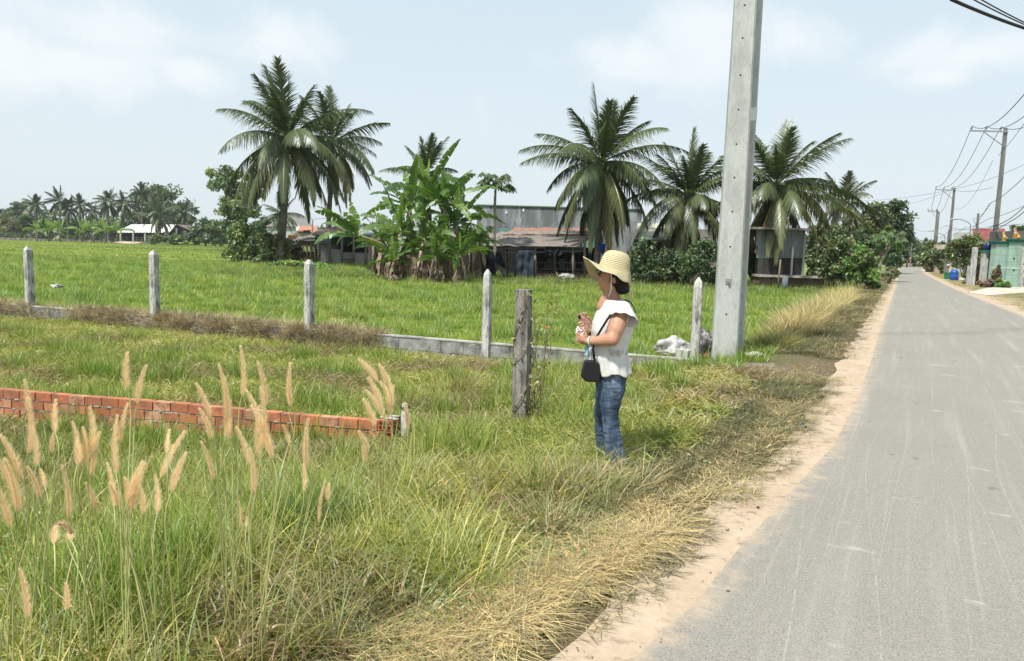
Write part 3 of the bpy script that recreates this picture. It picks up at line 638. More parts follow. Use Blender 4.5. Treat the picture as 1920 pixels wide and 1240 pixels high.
# ---- twin concrete power poles
pc = mat('pole_concrete', (.45, .46, .43), .85, (.37, .38, .355), 1.4, .35, 70, col3=(.33, .335, .31), stretch=(2.2, 2.2, .9), lo=.42, hi=.6, bd=.003)
dark = mat('dark_hole', (.01, .01, .01), .9); white = mat('white_paint', (.75, .75, .73), .6)
def twin(px, py, w, label, seed, dy, bands, hgt=8.6, rz=R(-9)):
    b = gp(px, py, -.03); b.y += dy; b.x += dy * b.x / b.y
    t = thing('power_pole', label, 'pole', (b.x, b.y, -.25), rz, 'twin square concrete power poles')
    mb = MB(); n = 30; prof = lambda z: (w / 2 * (1 - .034 * z), w * .40 * (1 - .034 * z))
    for j in range(n + 1):
        z = hgt * j / n; a, c = prof(z); ch = .028
        mb.vs([(-a + ch, -c, z), (a - ch, -c, z), (a, -c + ch, z), (a, c - ch, z), (a - ch, c, z), (-a + ch, c, z), (-a, c - ch, z), (-a, -c + ch, z)])
    for j in range(n):
        for q in range(8): i = j * 8 + q; k = j * 8 + (q + 1) % 8; mb.f.append((i, k, k + 8, i + 8))
    mb.f.append(tuple(n * 8 + q for q in range(8))); mb.build('shaft', pc, t, False)
    if bands: 
        for z, hh, full in bands:
            a, c = prof(z); m_ = MB()
            if full: m_.box((0, 0, z), (2 * a + .006, 2 * c + .006, hh)); m_.build('white_band', white, t, False)
            else: m_.box((a - .02, -c + .004, z), (.016, .02, hh)); m_.build('white_stripe', white, t, False)
    return t, prof
t1, pf = twin(1357, 672, .38, 'nearer of the two thick square concrete power poles, bolt holes down its wide face', 1, 0, [])
t2, _ = twin(1374, 668, .30, 'farther slimmer power pole tucked behind the wide faced one, white band high up', 2, .33, [(4.05, .2, True), (2.45, .42, False)])
for py in (8, 70, 140, 205, 270, 333, 397, 463, 590):
    z = at(1375, py, t1.location.y - .15).z + .25; a, c = pf(z); hm = MB(); hm.tube([(-.02 + .0 * z, -c - .001, z), (-.02, -c + .01, z)], .014, 8); hm.build('bolt_hole', dark, t1)
z = at(1360, 528, t1.location.y - .15).z + .25; a, c = pf(z); mb = MB(); mb.box((-.02, -c - .004, z), (.085, .012, .085)); mb.tube([(-.02, -c - .01, z), (-.02, -c - .05, z)], .018, 6); mb.build('bolt_plate', mat('zinc', (.35, .36, .36), .45, metal=.7), t1, False)

# ---- plastic sacks and rubbish
def crumple(name, c, r, m, seed, label, cat, n=36, amp=.45, flat=.6, group=None):
    c = Vector(c); mb = MB(); rg = random.Random(seed); o_ = Vector((rg.random() * 9, rg.random() * 9, 0))
    mb.ell((0, 0, 0), (1, 1, 1), n, n // 2)
    for i, v in enumerate(mb.v):
        p = Vector(v); k = 1 + amp * (noise.noise(p * 1.7 + o_) + .55 * abs(noise.noise(p * 4.3 + o_)) + .3 * noise.noise(p * 9 + o_)); mb.v[i] = (p.x * k * r[0], p.y * k * r[1], max(-flat * r[2], p.z * k * r[2]))
    o = mb.build(name, m); o.location = c + Vector((0, 0, flat * r[2])); tag(o, label, cat, group); return o
wp = mat('white_sack', (.50, .50, .48), .6, (.22, .21, .20), 9, .5, 30); bp = mat('grimy_sack', (.045, .042, .04), .5, (.3, .29, .28), 9, .4)
p = gp(1268, 668, -.05)
crumple('rubbish_bag', (p.x, p.y + .25, -.02), (.24, .18, .15), wp, 1, 'crumpled white plastic sack piled left of the pointed post', 'rubbish bag')
crumple('rubbish_bag', (p.x - .02, p.y + .1, -.04), (.22, .1, .05), mat('flat_sack', (.4, .39, .37), .6, (.2, .2, .19), 12, .5), 2, 'flattened dirty grey sack lying under the white one', 'rubbish bag')
p = gp(1328, 672, -.05)
crumple('rubbish_bag', (p.x, p.y + .15, -.03), (.16, .16, .24), bp, 3, 'dark grimy rubbish sack wedged between the pointed post and the power pole', 'rubbish bag', amp=.6)
crumple('rubbish_scrap', (p.x - .05, p.y - .05, -.03), (.035, .03, .04), mat('red_plastic', (.22, .02, .04), .6), 4, 'small red plastic scrap at the foot of the dark sack', 'litter')
crumple('rubbish_scrap', (gp(1318, 680, -.05).x, p.y - .09, -.04), (.06, .05, .05), wp, 5, 'small white scrap in front of the dark sack', 'litter')
q_ = gp(1405, 672, -.03); crumple('rubbish_scrap', (q_.x + .05, q_.y, -.01), (.11, .08, .05), wp, 6, 'torn white plastic lying right of the power poles', 'litter', amp=.7)
q_ = gp(107, 548, -.1); crumple('rubbish_scrap', (q_.x, q_.y, .03), (.14, .1, .06), wp, 7, 'white plastic caught in the paddy grass right of the leftmost post', 'litter', amp=.8)
q_ = gp(853, 1098, -.03); crumple('rubbish_scrap', (q_.x, q_.y, .05), (.032, .025, .02), wp, 8, 'small torn white wrapper in the verge grass near the camera', 'litter', amp=.9)
q_ = gp(1504, 803, 0); crumple('rubbish_scrap', (q_.x, q_.y, .01), (.035, .02, .012), bp, 9, 'black scrap lying on the sandy road edge', 'litter', amp=.9)
# mound of bare earth beside the poles
mb = MB(); q_ = gp(1430, 690, -.03)
mb.grid(lambda u, v: Vector((q_.x + (u - .5) * 1.0, q_.y + (v - .5) * .7, -.03 + .08 * max(0, 1 - 4 * ((u - .5) ** 2 + (v - .5) ** 2)) * (1 + .6 * noise.noise((u * 5, v * 5, 0))) - .02)), 40, 30)
o = mb.build('earth_mound', mat('loose_earth', (.14, .105, .075), .95, (.21, .17, .13), 4, 1, 30, bd=.02)); o['kind'] = 'structure'

# ================================================================ FEATHERY SEED HEADS (each clump one plant)
shm = leafmat('seed_head', .5, .6, .02, var=0, tt=(1.05, 1.02, .92)); stm = leafmat('stem_green', .3, .5, .04, var=0)
def plume(grp, tipx, tipy, basex, basey, Y, ground, rng, w=1., droop=0.):
    a = at(basex, basey, Y); b = at(tipx, tipy, Y + rng.uniform(-.05, .05)); n = 12; O = grp.location
    mid = (a + b) / 2 + Vector((0, 0, .0)) + (b - a).orthogonal().normalized() * 0
    side = Vector((0, 0, 1)) * 0
    bend = Vector((-(b - a).z, 0, (b - a).x)) * (-.10 if tipx < basex else .08) + Vector((0, 0, droop))
    pts = [a * (1 - t) + b * t + bend * 4 * t * (1 - t) * .5 - O for t in [k / n for k in range(n + 1)]]
    L_ = (b - a).length; wid = .0100 * w; mb = MB(); base = 0
    mb.col = jit((.80, .62, .38), rng, .12, .05); core = [wid * .22 * min(1, (t + .03) * 9) * (1 - .5 * t) ** 1 for t in [k / n for k in range(n + 1)]]
    mb.tube(pts, core, 6)
    N_ = int(5600 * L_)
    for i in range(N_):
        t = rng.random(); j = min(n - 1, int(t * n)); f = t * n - j; c = pts[j] * (1 - f) + pts[j + 1] * f; ax = (pts[j + 1] - pts[j]).normalized()
        u = ax.orthogonal().normalized(); v = ax.cross(u); th = rng.uniform(0, 6.283); o_ = u * math.cos(th) + v * math.sin(th)
        ln = wid * rng.uniform(1.0, 1.9) * min(1, (t + .08) * 5) * (1 - .82 * t ** 1.6); d = (o_ + ax * rng.uniform(.9, 2.0)).normalized() * ln * 1.9; s_ = d.cross(Vector((.3, 1, .2))).normalized() * .00042
        mb.col = jit((.97, .82, .54) if rng.random() < .8 else (.76, .55, .34), rng, .1, .03); q = c + o_ * wid * .3
        i0 = mb.vs([q - s_, q + s_, q + d]); mb.f.append((i0, i0 + 1, i0 + 2))
    mb.build('seed_head', shm, grp, True)
    sb = MB(); sb.col = jit((.48, .46, .20), rng, .25, .1); foot = ground - O
    foot = foot + Vector((rng.gauss(0, .03), rng.gauss(0, .03), 0)); a_ = pts[0]; d0 = (pts[1] - pts[0]).normalized()
    P3 = [foot, foot * .55 + a_ * .45 + Vector((0, 0, .05)), a_ - d0 * .1, a_, pts[1]]
    Q3 = []
    for k in range(13):                                # smooth stem
        t = k / 12 * (len(P3) - 1); j = min(len(P3) - 2, int(t)); f = t - j
        p_ = [P3[max(0, j - 1)], P3[j], P3[j + 1], P3[min(len(P3) - 1, j + 2)]]
        Q3.append(.5 * ((2 * p_[1]) + (p_[2] - p_[0]) * f + (2 * p_[0] - 5 * p_[1] + 4 * p_[2] - p_[3]) * f * f + (3 * p_[1] - p_[0] - 3 * p_[2] + p_[3]) * f ** 3))
    sb.tube(Q3, .0021, 5); sb.build('stem', stm, grp)
def leaves_for(grp, rng, n, h):
    lb = MB()
    for i in range(n):
        p = Vector((rng.gauss(0, .07), rng.gauss(0, .07), 0)); a = rng.uniform(0, 6.28); o_ = Vector((math.cos(a), math.sin(a), 0)); d = (Vector((0, 0, 1)) + o_ * rng.uniform(.1, .5)).normalized(); hh = h * rng.uniform(.5, 1.1)
        sd_ = Vector((-math.sin(a), math.cos(a), 0)) * rng.uniform(.002, .0042); lb.col = jit(rng.choice([(.20, .27, .06), (.28, .29, .09), (.40, .32, .15)]), rng, .2, .1); L1 = []; L2 = []
        for k in range(7):
            t = k / 6; w_ = 1 - t ** 2 + .05; L1.append(p - sd_ * w_); L2.append(p + sd_ * w_); d = (d + o_ * .09 - Vector((0, 0, .16 * t))).normalized(); p = p + d * hh / 6
        lb.strip(L1, L2)
    lb.build('leaves', stm, grp)
FG = 'feathery fountain grass clumps in the foreground'
clumps = [
 ('tan feathery grass clump cut by the left frame edge, its long plumes arching in from outside', -20, 2.3, [(0, 815, 40, 900, 1.1), (-12, 850, 38, 955, 1.2), (8, 860, 32, 960, 1.2), (-25, 880, 20, 990, 1.1)]),
 ('feathery grass clump with stacked pale plumes near the left end of the brick wall', 55, 2.6, [(45, 712, 50, 770, .9), (52, 745, 54, 850, 1.1), (60, 800, 68, 875, 1.), (105, 748, 104, 812, .9), (100, 812, 98, 850, .8), (50, 875, 75, 935, 1.), (75, 880, 85, 915, .9)]),
 ('feathery grass clump whose dense plumes stand left of centre before the bricks', 165, 2.5, [(135, 790, 148, 870, .9), (155, 800, 158, 875, .9), (168, 762, 172, 850, 1.), (187, 810, 172, 893, 1.), (142, 825, 145, 872, 1.), (200, 868, 214, 950, .9), (115, 872, 128, 972, 1.), (160, 905, 178, 955, .9)]),
 ('feathery grass clump with two tall plumes rising above the left brick wall', 228, 2.4, [(239, 660, 238, 728, 1.05), (274, 685, 256, 757, .9), (220, 777, 218, 888, .9), (240, 755, 225, 830, .8), (204, 905, 220, 950, 1.)]),
 ('feathery grass clump with leaning plumes below the middle of the brick wall', 290, 2.2, [(348, 808, 302, 895, 1.), (350, 848, 322, 922, 1.), (268, 865, 243, 935, 1.), (273, 868, 248, 958, 1.), (290, 890, 294, 965, .8), (318, 805, 313, 850, .7), (262, 910, 268, 965, .8), (233, 895, 240, 955, .9)]),
 ('feathery grass clump with high slender plumes over the right half of the brick wall', 425, 2.6, [(450, 648, 454, 742, .85), (410, 683, 424, 785, .9), (421, 710, 424, 820, 1.), (367, 718, 394, 785, .9), (373, 765, 397, 825, .9), (483, 678, 498, 760, .95), (488, 725, 490, 840, .9), (376, 827, 400, 900, .8), (432, 750, 430, 825, .9)]),
 ('feathery grass clump with plumes crossing in front of the brick wall right half', 480, 2.5, [(460, 730, 508, 855, 1.), (470, 760, 510, 860, 1.), (442, 800, 466, 870, .9), (545, 680, 545, 763, .9), (468, 840, 473, 925, .9), (486, 760, 486, 858, .8), (578, 785, 576, 880, 1.), (530, 797, 543, 835, .7), (568, 870, 570, 920, .7)]),
 ('feathery grass clump fanning left beside the short grey stake', 715, 3.9, [(671, 673, 708, 716, 1.2), (690, 708, 715, 768, 1.2), (710, 683, 727, 725, 1.1), (712, 715, 735, 760, 1.1), (727, 705, 728, 772, 1.2), (684, 731, 722, 785, 1.2), (680, 748, 703, 800, 1.2), (738, 722, 734, 775, 1.1), (758, 755, 764, 805, 1.), (672, 808, 690, 850, 1.), (680, 835, 684, 868, .9)]),
 ('small feathery grass clump with one plume curled into a hook', 118, 2.0, [(105, 987, 102, 1020, 1.), (128, 1000, 134, 1015, 1.)]),
 ('low feathery grass clump at the bottom left with two short plumes', 45, 1.7, [(36, 1065, 50, 1160, .8), (122, 1092, 124, 1145, .8)]),
 ('sparse feathery grass clump with faded thin plumes below the brick end', 590, 2.7, [(610, 900, 598, 980, .6), (617, 905, 615, 940, .8), (448, 940, 450, 990, .5), (463, 968, 462, 990, .5)]),
]
for ci, (lab, gx, Yc, heads) in enumerate(clumps):
    rg = random.Random(100 + ci); b = at(gx, 900, Yc); zz = H(b.x, b.y)
    t = thing('fountain_grass', lab, 'grass clump', (b.x, b.y, zz), 0, FG)
    for h in heads: plume(t, h[0], h[1], h[2], h[3], Yc + rg.uniform(-.12, .12), Vector((b.x, b.y, zz)), rg, h[4] * (1.25 if Yc > 3 else 1.0))
    if 'hook' in lab:
        O = t.location; mb = MB(); c = at(117, 1000, Yc) - O; r = .021 * 1
        pts = [c + Vector((math.cos(a) * 17 * mpp(Yc), 0, math.sin(a) * 20 * mpp(Yc))) for a in [math.pi * 1.05 * k / 16 for k in range(17)]]; mb.col = (.55, .37, .22); mb.tube(pts, .0045, 6)
        for i in range(900):
            j = rg.randrange(16); p = pts[j].lerp(pts[j + 1], rg.random()); o_ = Vector([rg.gauss(0, 1) for _ in range(3)]).normalized(); d = (o_ - (pts[j + 1] - pts[j]).normalized() * 0) * rg.uniform(.008, .015); s_ = d.cross(Vector((0, 1, .3))).normalized() * .0006
            mb.col = jit((.70, .52, .32), rg, .2, .05); i0 = mb.vs([p - s_, p + s_, p + d]); mb.f.append((i0, i0 + 1, i0 + 2))
        mb.build('seed_head', shm, t)
    leaves_for(t, rg, 26, .45)

# ---- broadleaf weeds creeping through the verge
def weeds():
    rg = random.Random(77); mb = MB(); fl = MB()
    spots = [(gp(rg.uniform(1150, 1340), rg.uniform(780, 880), 0), .05) for _ in range(60)] + [(gp(rg.uniform(640, 900), rg.uniform(1040, 1200), -.05), .07) for _ in range(75)] + [(gp(rg.uniform(0, 330), rg.uniform(1080, 1240), -.15), .16) for _ in range(60)] + [(gp(rg.uniform(850, 1150), rg.uniform(900, 1060), 0), .06) for _ in range(50)] + [(gp(rg.uniform(1000, 1500), rg.uniform(690, 790), -.05), .08) for _ in range(60)]
    for p, h in spots:
        col = rg.choice([(.13, .22, .06), (.18, .26, .09), (.30, .33, .18), (.10, .17, .05)])
        for k in range(rg.randrange(5, 13)):
            c = Vector((p.x + rg.gauss(0, .05), p.y + rg.gauss(0, .05), H(p.x, p.y) + h * rg.uniform(.4, 1.5))); a = Vector((rg.gauss(0, 1), rg.gauss(0, 1), rg.gauss(0, .4))).normalized() * rg.uniform(.008, .02); b = a.cross(Vector((rg.gauss(0, .4), rg.gauss(0, .4), 1))) * .5
            mb.col = jit(col, rg, .3, .1); i = mb.vs([c - a, c - a * .2 + b, c + a, c - a * .2 - b]); mb.f.append((i, i + 1, i + 2, i + 3))
        if rg.random() < .15: mb.col = (.6, .6, .62); mb.ell((p.x, p.y, H(p.x, p.y) + h * 1.8), (.004, .004, .004), 6, 4)
    tag(mb.build('broadleaf_weeds', lfm, None, False), 'small broad leaved weeds with tiny white flowers scattered through the verge', 'weeds', kind='stuff')
weeds()
# ================================================================ PALMS, BANANAS, TREES
palm_leaf = leafmat('palm_leaf', .25, .4, .04, var=.15, vs=1.)
bark = mat('palm_bark', (.17, .145, .12), .95, (.09, .075, .06), 2.0, .9, 12, stretch=(1, 1, 4), bd=.04)
bark2 = mat('tree_bark', (.20, .165, .13), .95, (.11, .09, .07), 3, .8, 10, bd=.03)
dryleaf = leafmat('dead_leaf', .2, .7, .02, var=.2, vs=2.)
def frond(mb, base, az, el, L, rng, nl=46, lw=.055, ll=.95, droop=1.5, dead=False, col=None, twist=0.):
    d = Vector((math.cos(az) * math.cos(el), math.sin(az) * math.cos(el), math.sin(el))); p = Vector(base); n = 14; pts = [p.copy()]; ds = [d.copy()]
    for k in range(n):
        t = (k + 1) / n; d = (d + Vector((0, 0, -droop / n * (.25 + 1.3 * t)))).normalized(); p = p + d * L / n; pts.append(p.copy()); ds.append(d.copy())
    side0 = Vector((-math.sin(az), math.cos(az), 0)); c0 = col; side0 = (side0 + Vector((0, 0, rng.uniform(-.55, .55)))).normalized()
    mb.col = tuple(a * b for a, b in zip(c0, (1.6, 1.4, 1.2)))
    mb.tube(pts, [.045 * (1 - .85 * k / n) + .004 for k in range(n + 1)], 4, cap=False, up=side0)
    for i in range(nl):
        t = .13 + .87 * (i + rng.uniform(-.3, .3)) / nl; t = min(.995, max(.1, t)); j = min(n - 1, int(t * n)); f = t * n - j
        c = pts[j].lerp(pts[j + 1], f); d = ds[j].lerp(ds[j + 1], f).normalized(); side = (side0 - d * side0.dot(d)).normalized(); up = side.cross(d)
        if up.z < 0 and abs(d.z) < .98: up = -up
        env = min(1, .45 + 2.2 * (t - .1)) * (1 - .75 * max(0, t - .55) / .45) * ll * rng.uniform(.82, 1.1)
        for sgn in (-1, 1):
            if rng.random() < .03: continue
            hang = .35 + .6 * min(1.5, 1 - el / 1.5) * rng.uniform(.6, 1.2) + (.9 if dead else 0)
            fw = .45 + .9 * t + 1.1 * max(0, math.sin(el)) ** 2; v = (side * sgn + d * fw * .9 + up * .15 + Vector((rng.gauss(0, .13), rng.gauss(0, .13), -hang * .6 + rng.gauss(0, .14)))).normalized(); q = c.copy(); w_ = v.cross(up).normalized() * lw * .5
            L1 = []; L2 = []
            mb.col = jit(c0, rng, .22, .06)
            for k in range(4):
                u = k / 3; ww = (1 - u ** 1.6) * 1. + .04; L1.append(q - w_ * ww); L2.append(q + w_ * ww); v = (v + Vector((0, 0, -hang * .5))).normalized(); q = q + v * env / 3
            mb.strip(L1, L2)
def palm(label, base, crown, L, nf, seed, leanv=(0, 0), dead=2, nuts=0, nl=46, group='coconut palms', lw=.055, lo=-.75, gcolor=(.085, .112, .042), trunk_r=.16, name='coconut_palm', yellow=.35, specials=()):
    rng = random.Random(seed); nf = int(nf * 1.8); nl = int(nl * 1.55); lw = lw * 1.3; lo -= .28; base = Vector(base); crown = Vector(crown); t = thing(name, label, 'palm tree', base, 0, group); c = crown - base
    tm = MB(); n = 26; pts = []; rr = []
    for k in range(n + 1):
        u = k / n; pts.append(Vector((c.x * u + leanv[0] * math.sin(u * math.pi), c.y * u + leanv[1] * math.sin(u * math.pi), c.z * u - .3 * (1 - u)))); rr.append(trunk_r * (1.35 - .35 * min(1, u * 6)) * (1 - .2 * u) * (1 + .05 * (k % 2)))
    tm.tube(pts, rr, 10); tm.build('trunk', bark, t)
    mb = MB()
    for i in range(nf):
        if rng.random() < .1: continue
        u = (i + .5) / nf; az = i * 2.39996 + rng.uniform(-.45, .45); el = 1.5 - (1.5 - lo) * u ** .8 + rng.uniform(-.2, .2)
        col = gcolor if u < .5 else lerp(gcolor, (.16, .15, .045), (u - .5) * 2 * yellow * rng.uniform(.6, 2.2))
        Lf = L * (.78 + .25 * min(1, u * 3)) * rng.uniform(.78, 1.1)
        frond(mb, c + Vector((0, 0, .1)), az, el, Lf, rng, nl, lw, L * .25, droop=(.35 + 1.45 * min(1, u * 1.4)) * rng.uniform(.8, 1.15), col=col)
    for (az, el, LL_, dr, cc) in specials: frond(mb, c, az, el, LL_, rng, nl, lw, L * .2, droop=dr, col=cc)
    crown_o = mb.build('crown', palm_leaf, t, False)
    if dead:
        db = MB()
        for i in range(dead): frond(db, c - Vector((0, 0, .3)), rng.uniform(0, 6.28), rng.uniform(-1.2, -.9), L * rng.uniform(.6, .85), rng, nl // 2, lw, L * .15, droop=.5, dead=True, col=(.20, .11, .06))
        db.build('dead_fronds', dryleaf, t, False)
    if nuts:
        cm_ = mat('coconut', (1, 1, 1), .5, tint=True)
        for i in range(nuts):
            nb = MB()
            a = rng.uniform(0, 6.28); nb.col = jit((.16, .20, .05), rng, .2, .1); nb.ell(c + Vector((math.cos(a) * rng.uniform(.25, .55), math.sin(a) * rng.uniform(.25, .55), rng.uniform(-.75, -.05))), (.13, .13, .16), 8, 6)
            nb.build('coconut', cm_, crown_o)
    return t
ZF = -.24
def pp(px, py_b, px_c, py_c, Y): b = at(px, py_b, Y); return (b.x, b.y, ZF), at(px_c, py_c, Y)
YG = (.17, .16, .05)
b, c = pp(524, 500, 538, 262, 56); palm('tallest coconut palm, its dark trunk rising from the bushes at the left', b, c, 6.6, 26, 1, dead=1, nl=54, lw=.065, leanv=(.1, 0), trunk_r=.26, lo=-.6, nuts=8)
b, c = pp(611, 500, 625, 268, 64); palm('tall coconut palm standing just behind and right of the tallest one', b, c, 5.4, 20, 2, dead=4, nl=46, lw=.065, lo=-.8, trunk_r=.22, yellow=.6)
b, c = pp(790, 500, 800, 328, 70); palm('coconut palm whose crown shows above the banana plants', b, c, 4.4, 18, 3, dead=0, nl=36, lw=.07, trunk_r=.2)
b, c = pp(1117, 520, 1128, 308, 43); palm('broad coconut palm with hanging nuts behind the woman', b, c, 5.0, 26, 4, dead=2, nuts=26, nl=54, lw=.05, lo=-.95, yellow=.55, trunk_r=.19)
b, c = pp(1276, 520, 1290, 370, 44); palm('coconut palm half hidden left of the concrete power poles', b, c, 4.5, 24, 5, dead=1, nuts=14, nl=48, lw=.05, lo=-1.0, yellow=.6, trunk_r=.18)
b, c = pp(1420, 525, 1456, 352, 42); palm('coconut palm right of the concrete power poles, brown dead fronds below', b, c, 4.6, 24, 6, dead=5, nuts=24, nl=52, lw=.05, lo=-.85, yellow=.6, leanv=(-.2, 0), trunk_r=.18, specials=((.15, .25, 6.5, 1.2, (.08, .10, .035)), (.1, -.05, 6.8, .9, YG)))
b, c = pp(1588, 500, 1583, 380, 60); palm('thin grey green palm behind the roadside bushes', b, c, 3.6, 15, 7, dead=2, nl=34, lw=.06, gcolor=(.10, .115, .06), trunk_r=.14)
b, c = pp(535, 450, 530, 402, 115); palm('small feathery palm before the grey gabled house', b, c, 4., 13, 8, dead=0, nl=26, lw=.09, gcolor=(.11, .14, .08), trunk_r=.2)
fp = [(112, 378, 'first small palm from the left on the far tree line', 5.5), (150, 385, 'stubby palm left of centre on the far tree line', 4.2), (128, 392, 'low palm leaning out below its neighbour on the far tree line', 4.5), (172, 395, 'narrow palm between two larger ones on the far tree line', 4.), (203, 380, 'tall palm with a skirt of hanging fronds on the far tree line', 5.8),
      (231, 383, 'palm close to the big round tree on the far tree line', 5.), (266, 362, 'palm crown poking over the top of the big round far tree', 4.), (296, 402, 'drooping palm standing in front of the white roofed house', 6.8), (347, 398, 'pale palm right of the big round far tree', 4.6), (68, 384, 'faint palm crown above the leftmost far trees', 4.4)]
for i, (px, py, lab, L_) in enumerate(fp):
    Y = 205 if i == 7 else 222; b, c = pp(px, 450, px, py, Y); palm(lab, b, c, L_, 16, 20 + i, dead=0, nl=20, lw=.16, gcolor=(.085, .115, .05), group='palms on the far tree line', trunk_r=.28, lo=-.7)

def crown_leaves(cs, n, size, rng, col, lobes=7, hole=.25, dark_in=0):
    # cs: list of (centre, radii); leaves lie on small sub-clumps spread through each lobe
    r = np.random.RandomState(rng.randrange(1 << 30)); Vs = []; Cs = []
    for (c, ra) in cs:
        sub = max(4, int(lobes)); 
        for k in range(sub):
            d = r.normal(size=3); d /= np.linalg.norm(d); sc = np.array(c) + d * np.array(ra) * r.uniform(.3, 1.15); sr = np.array(ra) * r.uniform(.18, .5); m = max(6, int(n / sub * r.uniform(.6, 1.3)))
            p = r.normal(size=(m, 3)); p /= np.linalg.norm(p, axis=1)[:, None] + 1e-6; p *= (r.uniform(.05, 1.25, (m, 1)) ** .5); p = sc + p * sr
            nn = r.normal(size=(m, 3)) * .8 + (p - sc) / np.abs(sr).mean() * .5 + np.array([0, 0, .5]); nn /= np.linalg.norm(nn, axis=1)[:, None]
            a = np.cross(nn, r.normal(size=(m, 3))); a /= np.linalg.norm(a, axis=1)[:, None] + 1e-6; b = np.cross(nn, a); s = size * r.uniform(.6, 1.4, (m, 1))
            q = np.stack([p - a * s, p + b * s * .45, p + a * s, p - b * s * .45], 1); Vs.append(q.reshape(-1, 3))
            hue = r.uniform(.9, 1.9); cc = np.array(col) * hue * r.uniform(.75, 1.25, (m, 1)) * np.array([r.uniform(.85, 1.25), 1, r.uniform(.8, 1.1)]); Cs.append(np.repeat(cc, 4, 0))
    V = np.concatenate(Vs); C = np.concatenate(Cs); return V, np.arange(len(V)).reshape(-1, 4), C
tree_leaf = leafmat('tree_leaf', .25, .5, .05, var=.1, vs=.5)
def tree(name, label, cat, base, top, lobes, n, size, col, seed, group=None, trunk=.2, sub=9, dark=None, flowers=None):
    rng = random.Random(seed); base = Vector(base); t = thing(name, label, cat, base, 0, group); mb = MB()
    cen = [Vector(l[0]) - base for l in lobes]
    if trunk:
        h = top - base.z; fork = Vector((rng.uniform(-.1, .1) * h, 0, h * .35)); mb.tube([(0, 0, -.2), fork * .5 + Vector((trunk * .3, 0, 0)), fork], [trunk, trunk * .8, trunk * .7], 8)
        for c in cen: mb.tube([fork, fork.lerp(c, .5) + Vector((0, 0, -.06 * h)), c], [trunk * .55, trunk * .35, trunk * .12], 6)
        mb.build('trunk', bark2, t)
    else:
        for c in cen:
            for k in range(3): mb.tube([(rng.gauss(0, .15), rng.gauss(0, .1), -.05), c * .6, c + Vector((rng.gauss(0, .2), rng.gauss(0, .2), .1))], [.025, .018, .008], 5)
        mb.build('stems', bark2, t)
    V, Fq, C = crown_leaves([(tuple(c), l[1]) for c, l in zip(cen, lobes)], n, size, rng, col, sub)
    npmesh('crown', V, Fq, C, tree_leaf, t)
    if flowers:
        fm = MB(); r = np.random.RandomState(seed)
        for k in range(flowers[1]):
            c = cen[r.randint(len(cen))]; l = lobes[r.randint(len(cen))]; d = r.normal(size=3); d[1] = -abs(d[1]); d /= np.linalg.norm(d); p = c + Vector(d * np.array(l[1]))
            fm.ell(p, (flowers[2],) * 3, 6, 4)
        fm.build('flowers', flowers[0], t)
    return t
def lob(Y, *ls, k=1.2):                                        # (px,py,rx_px,ry_px) -> lobes with depth
    return [((*at(l[0], l[1], Y + (l[4] if len(l) > 4 else 0)),), (l[2] * k * mpp(Y), l[2] * k * mpp(Y) * .8, l[3] * k * mpp(Y))) for l in ls]
def ptree(name, label, cat, px, Y, lobes, n, size, col, seed, **kw):
    b = at(px, 500, Y); zb = kw.pop('zb', ZF); L_ = lob(Y, *lobes); top = max(l[0][2] for l in L_); return tree(name, label, cat, (b.x, b.y, zb), top, L_, n, size, col, seed, **kw)
DG = (.060, .095, .036); MG = (.085, .125, .045); LG = (.095, .15, .04); OG = (.10, .115, .045)
ptree('broadleaf_tree', 'airy dark tree behind the lower left fronds of the tallest palm', 'tree', 440, 105, [(420, 330, 26, 20), (455, 345, 34, 22), (425, 365, 28, 18), (450, 390, 30, 18), (440, 412, 26, 16), (470, 370, 22, 18)], 1500, .28, (.12, .17, .07), 41, trunk=.45, sub=14)  # leaf colour lightened to suggest haze over this tree
ptree('broadleaf_tree', 'big round tree over the white roofed house on the far tree line', 'tree', 292, 232, [(270, 385, 28, 26), (300, 380, 34, 26), (330, 400, 26, 26), (290, 415, 44, 24), (340, 425, 22, 16), (255, 420, 22, 22), (295, 365, 22, 12)], 1500, .55, (.075, .105, .042), 42, trunk=.6, sub=16)
ft = [(15, 395, 26, 14, DG, 'dark distant tree at the far left frame edge', 300), (45, 383, 16, 8, DG, 'small dark distant treetop left of the far palms', 300), (62, 405, 30, 22, MG, 'light olive leafy tree below the leftmost far palm', 235), (20, 420, 30, 18, OG, 'brownish low tree at the far left above the field', 235), (100, 412, 28, 20, MG, 'bushy tree behind the far banana plants', 238),
      (150, 415, 30, 22, DG, 'dark tree filling the gap between the far palms', 240), (190, 420, 30, 22, MG, 'rounded tree beneath the tall far palm', 240), (235, 425, 26, 18, DG, 'tree left of the white roofed house', 240), (385, 425, 26, 16, DG, 'dark rounded tree right of the white roofed house', 190), (415, 422, 24, 18, MG, 'rounded tree beside the tall airy tree, above the hedge', 185), (365, 430, 18, 12, OG, 'small tree over the right end of the white roofed house', 215),
      (495, 418, 24, 16, DG, 'dark tree behind the tallest palm trunk', 150), (520, 405, 14, 9, DG, 'distant treetop behind the gabled house', 170)]
for i, (px, py, rx, ry, col, lab, Y) in enumerate(ft):
    ptree('broadleaf_tree', lab, 'tree', px, Y, [(px, py, rx * .75, ry * .8), (px - rx * .5, py + ry * .5, rx * .6, ry * .6), (px + rx * .5, py + ry * .45, rx * .6, ry * .6), (px, py + ry, rx * .9, ry * .7)], 700, .45, col, 60 + i, trunk=.35, sub=10, group='trees of the far left tree line')
